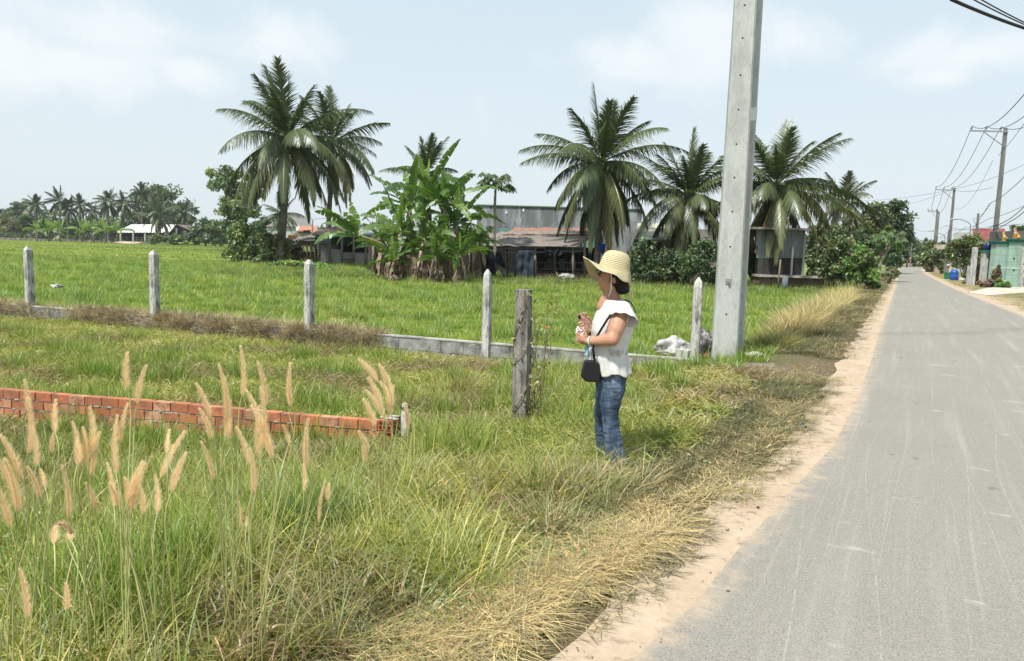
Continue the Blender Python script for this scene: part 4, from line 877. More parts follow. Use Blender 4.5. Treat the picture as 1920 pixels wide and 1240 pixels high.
def woods(name, label, xs, Y, hgt, col, seed, n=420, size=1.1):
    rg = random.Random(seed); ls = [((*at(x, 440, Y)[:2], ZF + hgt * rg.uniform(.35, .6)), (9, 5, hgt * rg.uniform(.4, .6))) for x in xs]
    V, Fq, C = crown_leaves(ls, n, size, rg, col, 9); o = npmesh(name, V, Fq, C, tree_leaf); tag(o, label, 'woods', kind='stuff')
woods('distant_woods', 'dark line of distant woods closing the field at the left', range(-40, 600, 22), 300, 7, (.05, .08, .035), 1)
woods('distant_woods', 'distant green woods behind the road end and the houses at the right', range(1500, 1960, 22), 230, 8, (.055, .085, .035), 2)
woods('distant_woods', 'distant green woods showing through gaps behind the sheds', range(600, 1500, 24), 190, 6, (.055, .085, .035), 3)
# hedge and far banana plants
o = ptree('hedge', 'clipped green hedge in front of the white roofed house', 'hedge', 350, 190, [(px, 449, 12, 7) for px in range(290, 425, 13)], 500, .35, (.10, .15, .045), 80, trunk=0, sub=8)
# left-hand bushes under the tall palm
ptree('bush', 'tall wispy green bush left of the tallest palm trunk', 'bush', 445, 57, [(440, 450, 14, 22), (458, 442, 16, 26), (445, 472, 20, 16), (468, 470, 18, 18)], 1500, .12, (.10, .145, .045), 81, trunk=0, sub=18, zb=-.2)
ptree('bush', 'dull green bush around the tallest palm trunk', 'bush', 505, 56, [(495, 452, 20, 22), (520, 465, 22, 22), (480, 470, 18, 18), (505, 482, 26, 12)], 1400, .12, (.09, .12, .045), 82, trunk=0, sub=18, zb=-.2)
ptree('bush', 'low brown green scrub left of the tin roofed shed', 'bush', 540, 58, [(540, 470, 14, 16), (553, 478, 14, 14)], 900, .12, (.075, .075, .035), 83, trunk=0, sub=14, zb=-.2)
ptree('ground_creeper', 'bright low creeper spreading in front of the left shed', 'creeper', 555, 50, [(530, 497, 18, 5), (560, 495, 20, 6), (590, 499, 18, 5), (625, 503, 20, 5)], 900, .12, (.13, .21, .05), 84, trunk=0, sub=12, zb=-.24)
# bushes behind the woman, by the poles and along the road
bs = [(1215, 40, [(1205, 490, 18, 28), (1225, 500, 18, 22), (1200, 515, 16, 14)], DG, 'dark shrub behind the brim of the woman\'s hat'),
      (1250, 41, [(1248, 485, 20, 20), (1240, 510, 20, 18), (1262, 505, 18, 20)], (.05, .08, .03), 'dark shrub at the foot of the half hidden palm'),
      (1300, 39, [(1290, 500, 20, 20), (1315, 480, 20, 28), (1328, 508, 16, 18), (1335, 470, 14, 20)], (.055, .09, .03), 'dark shrub behind the pointed post by the poles'),
      (1412, 44, [(1408, 500, 12, 20), (1414, 480, 10, 18)], (.055, .085, .03), 'dark shrub between the power poles and the palm with dead fronds'),
      (1532, 43, [(1526, 470, 12, 22), (1540, 450, 14, 20), (1530, 500, 12, 20)], (.08, .10, .04), 'olive bush touching the right end of the wire mesh hut'),
      (1215, 47, [(1220, 462, 14, 16), (1200, 470, 12, 16)], (.055, .085, .03), 'shrub growing against the grey wall under the cream awning'),
      (1580, 52, [(1565, 440, 20, 18), (1590, 430, 18, 16), (1610, 455, 22, 20)], (.09, .115, .045), 'pale dusty bush behind the thin palm trunk'),
      (1535, 60, [(1530, 430, 14, 14), (1520, 460, 14, 18)], (.06, .09, .035), 'dark bush in the gap behind the wire mesh hut'),
      (1560, 38, [(1550, 470, 22, 26), (1575, 460, 26, 24), (1555, 510, 26, 22), (1590, 500, 30, 26)], (.085, .11, .04), 'tall dusty bush right of the wire fenced hut'),
      (1615, 37, [(1600, 520, 24, 18), (1622, 510, 24, 20), (1610, 485, 24, 18), (1635, 525, 16, 12)], (.085, .15, .035), 'bright green bush spilling toward the left road edge'),
      (1668, 47, [(1664, 515, 10, 8), (1675, 512, 8, 7)], (.15, .17, .09), 'small pale leaved shrub under the leaning papaya')]
for i, (px, Y, ls, col, lab) in enumerate(bs): ptree('bush', lab, 'bush', px, Y, ls, 1500, .095, col, 90 + i, trunk=0, sub=18, zb=-.05 if px > 1600 else -.15)
ptree('broadleaf_tree', 'large dark tree overhanging the left side of the road', 'tree', 1672, 78, [(1655, 400, 22, 18), (1680, 410, 22, 20), (1668, 435, 30, 24), (1690, 445, 16, 26), (1640, 425, 26, 22), (1670, 470, 26, 20), (1672, 388, 14, 9)], 1900, .22, (.055, .085, .034), 101, trunk=.3, sub=18, zb=0)
ptree('broadleaf_tree', 'mid green tree between the thin palm and the large roadside tree', 'tree', 1635, 66, [(1640, 405, 18, 16), (1625, 425, 24, 20), (1650, 440, 18, 20), (1630, 460, 30, 20)], 1500, .2, (.08, .11, .042), 102, trunk=.2, sub=16, zb=0)
ptree('bush', 'weeping long leaved bush hanging over the left road edge', 'bush', 1680, 62, [(1675, 490, 10, 16), (1682, 500, 8, 14)], 1200, .16, (.06, .10, .04), 103, trunk=0, sub=14, zb=0)
ptree('broadleaf_tree', 'rounded tree where the road disappears', 'tree', 1722, 160, [(1710, 470, 12, 16), (1722, 462, 14, 14), (1732, 475, 12, 14), (1720, 485, 16, 10)], 1300, .32, (.075, .11, .045), 104, trunk=.25, sub=14, zb=0)
rb = [(1750, 95, [(1735, 488, 12, 14), (1752, 470, 16, 12), (1742, 475, 14, 12), (1760, 470, 14, 14), (1768, 488, 14, 14), (1748, 492, 16, 12)], (.085, .115, .035), 'spreading bush on the right of the road before the small utility poles'),
      (1768, 84, [(1765, 478, 10, 12), (1772, 492, 10, 12)], (.07, .10, .035), 'bush touching the leaning utility pole from the left'),
      (1812, 66, [(1790, 478, 14, 20), (1800, 462, 16, 14), (1822, 458, 18, 13), (1840, 465, 14, 14), (1808, 485, 20, 18), (1835, 490, 20, 18)], (.085, .12, .032), 'large yellow green bush between the utility pole and the gate'),
      (1835, 50, [(1822, 520, 12, 10), (1838, 498, 12, 12), (1830, 510, 12, 9), (1846, 502, 14, 12), (1862, 510, 12, 10)], (.075, .09, .04), 'flowering shrub in front of the old gate pillars'),
      (1868, 46, [(1868, 515, 6, 14)], (.13, .10, .05), 'thin rust coloured shrub against the green wall'),
      (1850, 45.5, [(1845, 533, 10, 5), (1858, 531, 10, 6)], (.16, .10, .08), 'low reddish plant by the concrete drive'),
      (1876, 45, [(1872, 533, 9, 6), (1884, 534, 8, 5)], (.09, .16, .04), 'low bright green plant at the foot of the green wall'),
      (1900, 75, [(1893, 445, 9, 9), (1915, 432, 12, 10), (1905, 450, 12, 8)], (.045, .075, .028), 'dark treetop behind the dog statues'),
      (1735, 130, [(1728, 480, 8, 7), (1740, 478, 8, 8)], (.10, .13, .04), 'small yellowish bush at the far right bend')]
for i, (px, Y, ls, col, lab) in enumerate(rb): ptree('bush', lab, 'bush', px, Y, ls, 1300, .0021 * Y if Y > 60 else .10, col, 110 + i, trunk=0, sub=16, zb=0)

# ---- papaya trees
pap_leaf = leafmat('papaya_leaf', .4, .45, .06, var=.1)
def papaya(label, base, pts, r, nl, ls, seed, col, cat='papaya tree'):
    rng = random.Random(seed); base = Vector(base); t = thing('papaya_tree', label, cat, base); P = [Vector(p) - base for p in pts]
    mb = MB(); mb.tube(P, [r * (1.2 - .6 * k / (len(P) - 1)) for k in range(len(P))], 8); mb.build('trunk', mat('papaya_bark', (.26, .23, .19), .9, (.16, .14, .12), 4, .5), t)
    st = MB(); lf = MB(); c = P[-1]
    for i in range(nl):
        a = i * 2.4; el = rng.uniform(-.5, .9); L_ = ls * rng.uniform(1., 1.6); d = Vector((math.cos(a) * math.cos(el), math.sin(a) * math.cos(el), math.sin(el))); e = c + d * L_ + Vector((0, 0, -.1 * L_))
        st.tube([c + Vector((0, 0, rng.uniform(-.2, .1))), c + d * L_ * .6, e], [.018, .015, .010], 5); lf.col = jit(col, rng, .25, .1)
        for k in range(9):                              # lobed palmate leaf hanging down
            b = (k - 4) * .62 + a; dd = Vector((math.cos(b), math.sin(b), -.75 - .2 * rng.random())).normalized(); w_ = dd.cross(Vector((0, 0, 1))).normalized() * ls * .14; q = e; 
            lf.strip([q, q + dd * ls * .35 - w_, q + dd * ls * .6 - w_ * .5, q + dd * ls * .85], [q, q + dd * ls * .35 + w_, q + dd * ls * .6 + w_ * .5, q + dd * ls * .85])
    st.build('leaf_stalks', mat('petiole', (.2, .24, .1), .6), t); lf.build('leaves', pap_leaf, t, False); return t
Y = 42; papaya('slender papaya tree with a tuft of leaves and a bent trunk by the sagging shed', at(948, 518, Y) * 1, [at(948, 520, Y), at(938, 500, Y), at(928, 470, Y), at(926, 430, Y), at(928, 380, Y), at(930, 338, Y)], .10, 26, .62, 1, (.07, .11, .035))
Y = 50; b = at(1640, 513, Y); papaya('papaya tree leaning right over the left road edge', (b.x, b.y, 0), [(b.x, b.y, 0), at(1652, 492, Y), at(1664, 470, Y), at(1674, 450, Y), ], .10, 16, .62, 2, (.10, .16, .04))
b = at(1645, 512, Y + 1); papaya('papaya tree with a dark upright trunk behind the leaning one', (b.x, b.y, 0), [(b.x, b.y, 0), at(1654, 480, Y + 1), at(1658, 462, Y + 1), at(1656, 446, Y + 1)], .10, 15, .65, 3, (.10, .165, .035))

# ---- banana plants
ban_leaf = leafmat('banana_leaf', .42, .4, .035, var=0)
def bleaf(mb, p, az, el, L, W_, rng, col, droop=1.6, n=24):
    d = Vector((math.cos(az) * math.cos(el), math.sin(az) * math.cos(el), math.sin(el))); side0 = Vector((-math.sin(az), math.cos(az), 0)); p = Vector(p); pts = [p]; ds = [d]
    for k in range(n): d = (d + Vector((0, 0, -droop / n * (.15 + 1.5 * k / n)))).normalized(); p = p + d * L / n; pts.append(p); ds.append(d)
    mb.col = tuple(a * b for a, b in zip(col, (1.9, 1.6, 1.8))); mb.tube(pts, [.035 * (1 - .85 * k / n) for k in range(n + 1)], 4, cap=False, up=side0)
    fold = rng.uniform(.0, .4); tw_ = rng.choice((-1, 1)) * rng.uniform(.3, 1.1)
    for sgn in (-1, 1):
        k = 3; cc = jit(col, rng, .12, .05)
        while k < n:
            m_ = min(n, k + rng.randrange(1, 5)); mb.col = jit(cc, rng, .1, .03); L1 = []; L2 = []; jb = rng.choice((rng.uniform(-.1, .1), rng.uniform(-.1, .6)))
            for q in range(k, m_ + 1):
                t = (q - 2) / (n - 2); w_ = W_ * .5 * math.sin(math.pi * min(1, .09 + .91 * t)) ** .55 if t < 1 else .01; w_ = max(w_, .01)
                sd2 = (Matrix.Rotation(tw_, 3, ds[q]) @ side0); s_ = (sd2 * sgn + Vector((0, 0, -fold - jb)) + ds[q] * .25).normalized(); e = pts[q] + s_ * w_
                if q == m_ and m_ < n: e = e - ds[q] * .05
                L1.append(pts[q]); L2.append(e)
            mb.strip(L1, L2) if sgn > 0 else mb.strip(L2, L1); k = m_
def banana(label, base, crown, L, seed, nl=8, dead=5, group='banana plants of the big clump', azr=None, W_=.6, col=(.075, .135, .035), r=.13):
    rng = random.Random(seed); base = Vector(base); c = Vector(crown) - base; t = thing('banana_plant', label, 'banana plant', base, 0, group)
    mb = MB(); mb.tube([(0, 0, -.1), c * .5 + Vector((c.x * -.08, 0, 0)), c], [r, r * .85, r * .5], 9); mb.build('stem', mat('banana_stem', (.20, .20, .10), .7, (.16, .10, .06), 2, .3), t)
    lf = MB()
    for i in range(nl):
        u = i / nl; az = (i * 2.4 + rng.uniform(-.4, .4) + seed) if azr is None else rng.uniform(*azr); el = 1.42 - 1.35 * u ** .8 + rng.uniform(-.15, .15)
        Lk = .62 if i < 2 else 1.; cc = lerp(col, (.19, .30, .05), .9 if i < 2 else rng.uniform(0, .5)); bleaf(lf, c + Vector((0, 0, -.15 * u)), az, el, L * Lk * rng.uniform(.8, 1.1), W_ * rng.uniform(.85, 1.1), rng, cc, droop=.4 + 1.5 * u)
    lf.build('leaves', ban_leaf, t, False)
    if dead:
        db = MB()
        for i in range(dead * 5):
            a = rng.uniform(0, 6.28); z = c.z * rng.uniform(.35, .95); p = Vector((c.x * z / c.z + math.cos(a) * .12, c.y * z / c.z + math.sin(a) * .12, z)); db.col = jit(rng.choice([(.30, .22, .15), (.42, .33, .24), (.17, .12, .085)]), rng, .2, .05)
            ln = min(z * .95, rng.uniform(.9, 2.0)); L1 = []; L2 = []; q = p; w_ = Vector((-math.sin(a), math.cos(a), 0)) * rng.uniform(.06, .2)
            for k in range(9):
                tt = k / 8; wv = w_ * (.35 + .8 * math.sin(math.pi * min(1, tt + .1))) * rng.uniform(.5, 1.4); L1.append(q - wv); L2.append(q + wv + Vector((rng.uniform(-.04, .04),) * 3))
                q = q + Vector((math.cos(a) * .22 * (1 - tt), math.sin(a) * .22 * (1 - tt), -1)).normalized() * ln / 8 + Vector((rng.uniform(-.03, .03), rng.uniform(-.03, .03), 0))
            db.strip(L1, L2)
        db.build('dead_leaves', dryleaf, t, False)
    return t
bl = [(748, 38, 752, 420, 2.7, 'outermost left plant of the banana clump, over brown dead leaves'), (765, 39.5, 770, 378, 2.9, 'tall banana plant left of centre in the clump'), (792, 40, 800, 352, 3.0, 'topmost banana plant in the middle of the clump'), (828, 39, 832, 372, 2.8, 'tall banana plant with a pale upright young leaf'),
      (852, 38.5, 856, 408, 2.6, 'banana plant on the right of the clump, leaf reaching right'), (800, 37, 796, 438, 2.3, 'low banana plant at the front of the clump'), (838, 37, 838, 460, 2.0, 'short green sucker at the front right of the clump'), (775, 37.5, 775, 465, 1.9, 'short banana plant among the dead leaves'), (862, 39.5, 868, 440, 2.0, 'banana plant with a yellow dying leaf at the right end of the clump'), (725, 39, 730, 455, 2.0, 'small banana plant at the left foot of the clump'),
      (740, 36.5, 738, 478, 1.7, 'drooping low banana plant at the front left of the clump'), (815, 36, 818, 474, 1.8, 'drooping low banana plant in the front middle of the clump'), (858, 36.5, 862, 470, 1.8, 'drooping low banana plant at the front right corner of the clump'),
      (712, 40, 716, 445, 2.0, 'banana plant nearest the patchwork shed')]
for i, (px, Y, cx, cy, L_, lab) in enumerate(bl):
    b = at(px, 520, Y); banana(lab, (b.x, b.y, ZF), at(cx, cy + 8, Y), L_ * 1.05, 200 + i, nl=13 if L_ > 2.5 else 9, dead=7, W_=.52 if L_ > 2.5 else .42, col=(.058, .110, .028) if i % 3 else (.08, .145, .035))
Y = 38; b = at(706, 505, Y); t = banana('banana stem leaning far left with leaves drooping toward the ground', at(740, 470, Y), at(672, 440, Y), 2.5, 230, nl=7, dead=0, azr=(2.2, 4.2), W_=.5, r=.08)
t.location.z = t.location.z
Y = 41; b = at(900, 515, Y); banana('separate banana plant between the clump and the slender papaya', (b.x, b.y, ZF), at(900, 452, Y), 1.5, 231, nl=8, dead=3, W_=.5)
# yellow dying leaf
for i in range(7):
    px = 70 + 36 * i * .6 + (20 if i > 2 else 0); Y = 196; b = at(px, 450, Y); banana(['pale far banana plant at the left end of its row', 'far banana plant second from the left end', 'far banana plant with broad light leaves', 'far banana plant in the middle of its row', 'far banana plant right of the middle', 'far banana plant before the tall far palm', 'far banana plant at the right end of its row'][i], (b.x, b.y, ZF), at(px, 432, Y), 4.6, 240 + i, nl=8, dead=0, group='far banana plants along the field edge', W_=1.0, col=(.17, .24, .08), r=.2)
# ================================================================ SHEDS, HOUSES, RIGHT-HAND SIDE
def M_(name, c, **k): return mat(name, c, **k)
rust = mat('rusty_tin', (.30, .155, .105), .8, (.20, .10, .07), 1.4, .3, 6, col3=(.36, .27, .21), stretch=(4, 1, 1))
oldtin = mat('old_tin', (.17, .14, .12), .85, (.28, .25, .22), 2.5, .5, 9, col3=(.09, .07, .06), stretch=(1, 5, 2))
greytin = mat('grey_tin', (.28, .30, .31), .6, (.22, .22, .22), 1.5, stretch=(5, 1, 1))
creamtin = mat('cream_tin', (.72, .70, .52), .6, (.6, .58, .42), 1.5)
stain = mat('stained_render', (.30, .315, .325), .9, (.15, .155, .16), .7, .3, 10, col3=(.10, .10, .10), stretch=(2.2, 2.2, .35), lo=.38, hi=.62)
stain2 = mat('stained_panel', (.30, .28, .26), .9, (.21, .19, .17), 1.3, .3, 10, stretch=(1, 1, .5))
wood = mat('grey_wood', (.22, .18, .14), .9, (.13, .10, .08), 4, .5, 20, stretch=(3, 3, .5)); black = mat('dark_cloth', (.012, .014, .017), .95); dk = mat('dark_inside', (.016, .015, .014), 1.)  # dk: near-black puts interior shade into the colour; also used for eyes, stubs
tarp = mat('slate_tarp', (.030, .042, .056), .8, (.02, .03, .042), 2, .8, 3, bd=.1); bluet = mat('blue_tarp', (.025, .09, .42), .5, (.02, .05, .28), 2, .5, 3, bd=.1)
brown = mat('brown_wall', (.12, .075, .055), .95, (.17, .12, .09), 1.5, .4); greenp = mat('teal_panel', (.13, .23, .21), .7)
def quadthick(mb, p, th, nu=1, nv=1, wave=0., wn=0, wob=0.):
    a, b, c, d = [Vector(k) for k in p]; nrm = (b - a).cross(d - a).normalized()
    for off in (0, th):
        f = lambda u, v: a.lerp(b, u).lerp(d.lerp(c, u), v) + nrm * (off + wave * math.sin(u * wn * 6.283) + wob * noise.noise((u * 9 + th, v * 5, off * 0 + a.x)))
        mb.grid(f, nu, nv)
    return mb
def rect(mb, x0, y0, x1, y1, Y, th):                    # upright slab facing the camera side
    a, b = at(x0, (y0 + y1) / 2, Y), at(x1, (y0 + y1) / 2, Y); zl, zh = at((x0 + x1) / 2, y1, Y).z, at((x0 + x1) / 2, y0, Y).z; mb.box(((a.x + b.x) / 2, Y + th / 2, (zl + zh) / 2), (b.x - a.x, th, zh - zl)); return mb
def part(t, name, m, mb, smooth=False):
    o = mb.build(name, m, None, smooth); o.parent = t; o.matrix_parent_inverse = Matrix.Translation(-t.location); return o
def root(name, label, cat, px, Y, z=ZF, group=None):
    b = at(px, 500, Y); t = thing(name, label, cat, (b.x, Y, z), 0, group); return t
def post(mb, x0, y0, x1, y1, Y, r=.07): mb.tube([at(x0, y0, Y), at(x1, y1, Y)], r, 7); return mb
# long stained wall building
t = root('warehouse', 'long low building with stained grey upper wall and thin green roof edge', 'building', 1090, 55)
part(t, 'wall', stain, rect(MB(), 893, 389.5, 1200, 545, 55, 8)); part(t, 'roof_edge', mat('green_trim', (.12, .2, .13), .6), rect(MB(), 892, 387.5, 1201, 389.5, 54.9, 8.2)); part(t, 'side_panel', greenp, rect(MB(), 934, 430, 1120, 470, 54.6, .3))
part(t, 'door', mat('door_red', (.10, .035, .025), .7), rect(MB(), 1142, 446, 1165, 500, 54.5, .3)); m_ = MB(); [rect(m_, x, 445, x + 3, 500, 54.4, .1) for x in (1139, 1151, 1164)]; part(t, 'door_frame', white, m_)
[part(t, 'paint_patch', white, rect(MB(), x, y, x + 3, y + 5, 54.95, .04)) for x, y in ((902, 401), (948, 396), (980, 392), (926, 398), (1176, 463), (1188, 460))]
t = root('dark_backing', 'dark backing with pale scraps, added behind the banana clump to read as shed gloom', 'fence', 800, 46)  # dark sheet added so gaps behind the bananas look as dark as the shed
part(t, 'backing_sheet', mat('shed_dark', (.07, .055, .045), .95, (.03, .025, .02), 3, stretch=(6, 1, .5), col3=(.25, .23, .2)), rect(MB(), 690, 462, 905, 524, 46, .1)); [part(t, 'post', wood, post(MB(), x, 458, x, 524, 45.9, .07), True) for x in (700, 742, 790, 835, 880, 902)]
# sagging shed with rusty roof
t = root('shed', 'sagging open shed under a rusty tin roof behind the slender papaya', 'shed', 1005, 44)
m_ = MB(); quadthick(m_, (at(942, 441, 45), at(1114, 441, 45), at(1114, 428, 49), at(968, 428, 49)), .03, 90, 4, .02, 30, .05); part(t, 'roof', rust, m_, True)
rng = random.Random(4); m_ = MB()
for i in range(46):
    u = rng.random(); x0 = 905 + 150 * u; y0 = 444 + 15 * rng.random() - 5 * u; ww = rng.uniform(20, 60); x1 = min(x0 + ww, 1112); Yy = 42.6 + (462 - y0) * .13
    y0 -= 12 * max(0, (x0 - 1050) / 60)
    a = at(x0, y0, Yy); b = at(x1, y0 + rng.uniform(-2, 1.5), Yy); d = Vector((0, .9, .25)); quadthick(m_, (a, b, b + d, a + d), .02, 14, 2, .015, 5, .08)
part(t, 'patched_eave', oldtin, m_, True)
m_ = MB(); quadthick(m_, (at(902, 461, 42.4), at(1078, 463, 42.4), at(1112, 441, 45.1), at(942, 441, 45.1)), -.03, 60, 4, .02, 30, .08); quadthick(m_, (at(1078, 463, 42.4), at(1113, 444, 43.5), at(1113, 440, 45.1), at(1090, 441, 45.1)), -.03, 10, 3, .01, 4, .05); part(t, 'lower_roof', oldtin, m_, True)
m_ = MB()
for x, y in ((1003, 462), (1074, 460), (1096, 450), (905, 462), (1040, 462), (950, 462)): post(m_, x, y, x + 1, 524, 42.7 if x != 1040 and x != 950 else 44.5, .075)
for y in (466, 474): m_.tube([at(903, y, 42.9), at(1095, y - 2, 42.9)], .04, 6)
for i in range(7): x = 1008 + i * 14; m_.tube([at(x, 490, 45), at(x, 520, 45)], .035, 5)
m_.tube([at(1003, 493, 45), at(1100, 493, 45)], .04, 5); m_.tube([at(1003, 505, 44.6), at(1100, 506, 44.6)], .06, 5); part(t, 'post_frame', wood, m_, True)
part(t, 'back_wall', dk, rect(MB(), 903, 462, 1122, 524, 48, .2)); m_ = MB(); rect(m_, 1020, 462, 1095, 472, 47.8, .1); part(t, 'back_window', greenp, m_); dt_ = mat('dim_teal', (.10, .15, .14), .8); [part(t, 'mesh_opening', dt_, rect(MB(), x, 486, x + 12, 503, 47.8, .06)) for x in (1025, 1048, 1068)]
part(t, 'earth_floor', brown, rect(MB(), 1003, 514, 1105, 524, 43.2, 4.5))
def cloth(name, label, m, quad, Y, cat='tarp', wv=.06, wn=3, seed=0):
    a, b, c, d = [at(*q, Y) for q in quad]; mb = MB()
    f = lambda u, v, o=0.: a.lerp(b, u).lerp(d.lerp(c, u), v) + Vector((0, o - wv * math.sin(u * wn * 6.283 + seed) * (.3 + v) - .12 * noise.noise((u * 4, v * 4, seed)), 0))
    mb.grid(f, 20, 16); mb.grid(lambda u, v: f(u, v, .012), 20, 16); base = (a + b + c + d) / 4
    o = mb.build(name, m); me = o.data; me.transform(Matrix.Translation(-base)); o.location = base; tag(o, label, cat); return o
cloth('hanging_tarp', 'black cloth hung at the left corner of the sagging shed', black, [(899, 466), (930, 466), (930, 518), (898, 516)], 42.4, seed=1)
cloth('hanging_tarp', 'slate blue tarp hanging between two posts of the sagging shed', tarp, [(967, 469), (1001, 469), (1000, 522), (963, 521)], 42.4, seed=2)
cloth('hanging_tarp', 'torn black cloth sagging under the shed eave', black, [(1022, 463), (1064, 460), (1052, 480), (1024, 478)], 42.5, seed=3)
cloth('hanging_tarp', 'pointed black cloth tied to the slender papaya trunk', black, [(929, 472), (938, 471), (952, 508), (928, 492)], 41.8, seed=4)
cloth('hanging_tarp', 'bright blue tarp strung at the right end of the sagging shed, left strip', bluet, [(1104, 452), (1110, 456), (1109, 486), (1106, 486)], 43, seed=5)
cloth('hanging_tarp', 'bright blue tarp bunched beside the palm trunk above the hat', bluet, [(1120, 458), (1135, 457), (1134, 474), (1130, 480)], 42.6, seed=6, wn=2)
b = at(1062, 516, 42.6); crumple('feed_sack', (b.x, b.y, ZF + .15), (.42, .3, .2), mat('sack_grey', (.33, .32, .30), .8), 20, 'pale slumped sack lying under the sagging shed', 'sack')
b = at(1012, 519, 42.4); mb = MB(); mb.lathe((0, 0, 0), [(.16, 0), (.22, .14), (.23, .15), (.2, .14), (.15, .02), (0, .02)], 14); o = mb.build('metal_basin', mat('basin', (.25, .25, .26), .4, metal=.5)); o.location = (b.x, b.y, ZF + .12); tag(o, 'small dark basin on the ground before the sagging shed', 'basin')
# cream awning house
t = root('tin_house', 'house with a cream corrugated awning left of the concrete power poles', 'house', 1235, 50)
m_ = MB(); quadthick(m_, (at(1188, 450, 44.5), at(1285, 451, 44.5), at(1285, 420, 49), at(1196, 420, 49)), .03, 160, 2, .025, 34); part(t, 'awning', creamtin, m_, True)
part(t, 'wall', stain, rect(MB(), 1165, 415, 1206, 530, 49.5, 5)); part(t, 'rear_wall', dk, rect(MB(), 1206, 425, 1300, 530, 52, .3)); part(t, 'side_wall', stain2, rect(MB(), 1282, 430, 1345, 530, 50, .3)); [part(t, 'pillar', wood, rect(MB(), x, 450, x + 9, 500, 46, .3)) for x in (1245, 1275)]
part(t, 'opening', mat('far_green', (.10, .12, .07), .9), rect(MB(), 1260, 452, 1274, 472, 51.8, .1)); part(t, 'ridge', mat('dark_ridge', (.08, .1, .09), .7), rect(MB(), 1240, 412, 1290, 419, 49.2, .3))
mb = MB(); rect(mb, 1185, 513, 1345, 530, 43.2, .2); o = mb.build('low_wall', mat('pale_brick', (.30, .22, .17), .9, (.2, .13, .1), 2, .4), None, False); tag(o, 'low crumbling earth coloured wall behind the shrubs left of the poles', 'wall')
# right hut with wire mesh
t = root('hut', 'grey tin hut with a dark wire mesh front right of the power poles', 'hut', 1465, 41)
m_ = MB(); quadthick(m_, (at(1418, 484, 40.8), at(1510, 484, 40.8), at(1510, 430, 40.8), at(1418, 430, 40.8)), .03, 120, 1, .02, 28); part(t, 'tin_wall', greytin, m_, True)
part(t, 'inside_shade', dk, rect(MB(), 1420, 484, 1506, 520, 42.5, .1)); part(t, 'roof', oldtin, rect(MB(), 1412, 427, 1520, 431, 40, 4)); part(t, 'plinth', mat('plinth', (.42, .38, .33), .9, (.2, .17, .14), 2), rect(MB(), 1422, 517, 1546, 521, 40.4, 1.2)); part(t, 'plinth_wall', brown, rect(MB(), 1422, 521, 1546, 534, 40.6, 1))
m_ = MB(); X0 = at(1422, 484, 40.7); X1 = at(1508, 519, 40.7); w_, h_ = X1.x - X0.x, X0.z - X1.z
k = -h_
while k < w_:
    for sg in (0, 1):
        a0 = max(0, -k); a1 = min(h_, w_ - k)
        if a1 > a0:
            f = (lambda s_: (X0.x + k + s_, 40.7, X1.z + s_)) if sg == 0 else (lambda s_: (X0.x + k + s_, 40.705, X0.z - s_)); m_.tube([f(a0), f(a1)], .006, 3, cap=False)
    k += .13
part(t, 'wire_mesh', mat('wire', (.22, .21, .20), .7), m_); pm_ = mat('pale_post', (.45, .44, .42), .9); part(t, 'corner_post', pm_, rect(MB(), 1484, 462, 1487, 518, 40.5, .12)); part(t, 'corner_post', pm_, rect(MB(), 1506, 440, 1509, 520, 40.5, .1))
mb = MB(); mb.tube([(0, 0, 0), (.05, 0, at(1463, 486, 39).z - ZF)], .05, 6); o = mb.build('wooden_stake', wood); b = at(1461, 500, 39); o.location = (b.x, 39, ZF); tag(o, 'thin brown stake in front of the wire mesh hut', 'stake')
mb = MB(); mb.tube([(0, 0, -.1), (0, 0, .78)], [.16, .15], 12); o = mb.build('concrete_stump', mat('stump', (.13, .15, .17), .9)); b = at(1474, 500, 39); o.location = (b.x, 39, ZF); tag(o, 'short dark cylinder stump at the foot of the wire mesh hut', 'stump')
# left shed group
t = root('shed', 'patchwork shed with grey concrete front left of the banana clump', 'shed', 640, 62)
m_ = MB(); quadthick(m_, (at(584, 442, 61), at(672, 446, 61), at(660, 424, 65), at(640, 420, 65)), .04, 60, 2, .02, 20); part(t, 'brown_roof', mat('brown_tin', (.16, .10, .08), .8, (.24, .18, .14), 1.5), m_, True)
m_ = MB(); quadthick(m_, (at(584, 441, 60.6), at(675, 446, 60.6), at(660, 433, 62), at(596, 431, 62)), .04, 50, 2, .02, 18); part(t, 'beige_eave', mat('beige_tin', (.42, .33, .24), .8, (.22, .14, .1), 1.2), m_, True)
m_ = MB(); quadthick(m_, (at(660, 440, 61.5), at(706, 444, 61.5), at(690, 422, 66), at(655, 422, 66)), .04, 60, 2, .03, 16); part(t, 'grey_roof', greytin, m_, True)
m_ = MB(); quadthick(m_, (at(690, 455, 60), at(720, 450, 60), at(716, 438, 62), at(696, 440, 62)), .04, 20, 2, .02, 8); part(t, 'rust_roof', rust, m_, True)
part(t, 'concrete_front', stain2, rect(MB(), 597, 467, 642, 493, 60.8, .2)); part(t, 'lower_front', stain2, rect(MB(), 642, 474, 690, 497, 60.9, .2)); part(t, 'plank', brown, rect(MB(), 645, 485, 664, 498, 60.7, .15)); part(t, 'inside_shade', dk, rect(MB(), 590, 444, 720, 500, 64, .2)); part(t, 'green_sheet', mat('green_sheet', (.03, .10, .075), .7), rect(MB(), 604, 443, 680, 458, 63, .1)); part(t, 'pale_boards', mat('pale_boards', (.30, .27, .24), .9, (.10, .08, .07), 5, stretch=(6, 1, 1)), rect(MB(), 592, 455, 618, 467, 61.2, .1))
for x in (597, 663, 641, 686, 618): part(t, 'post', wood, post(MB(), x, 445, x, 500, 60.7, .09), True)
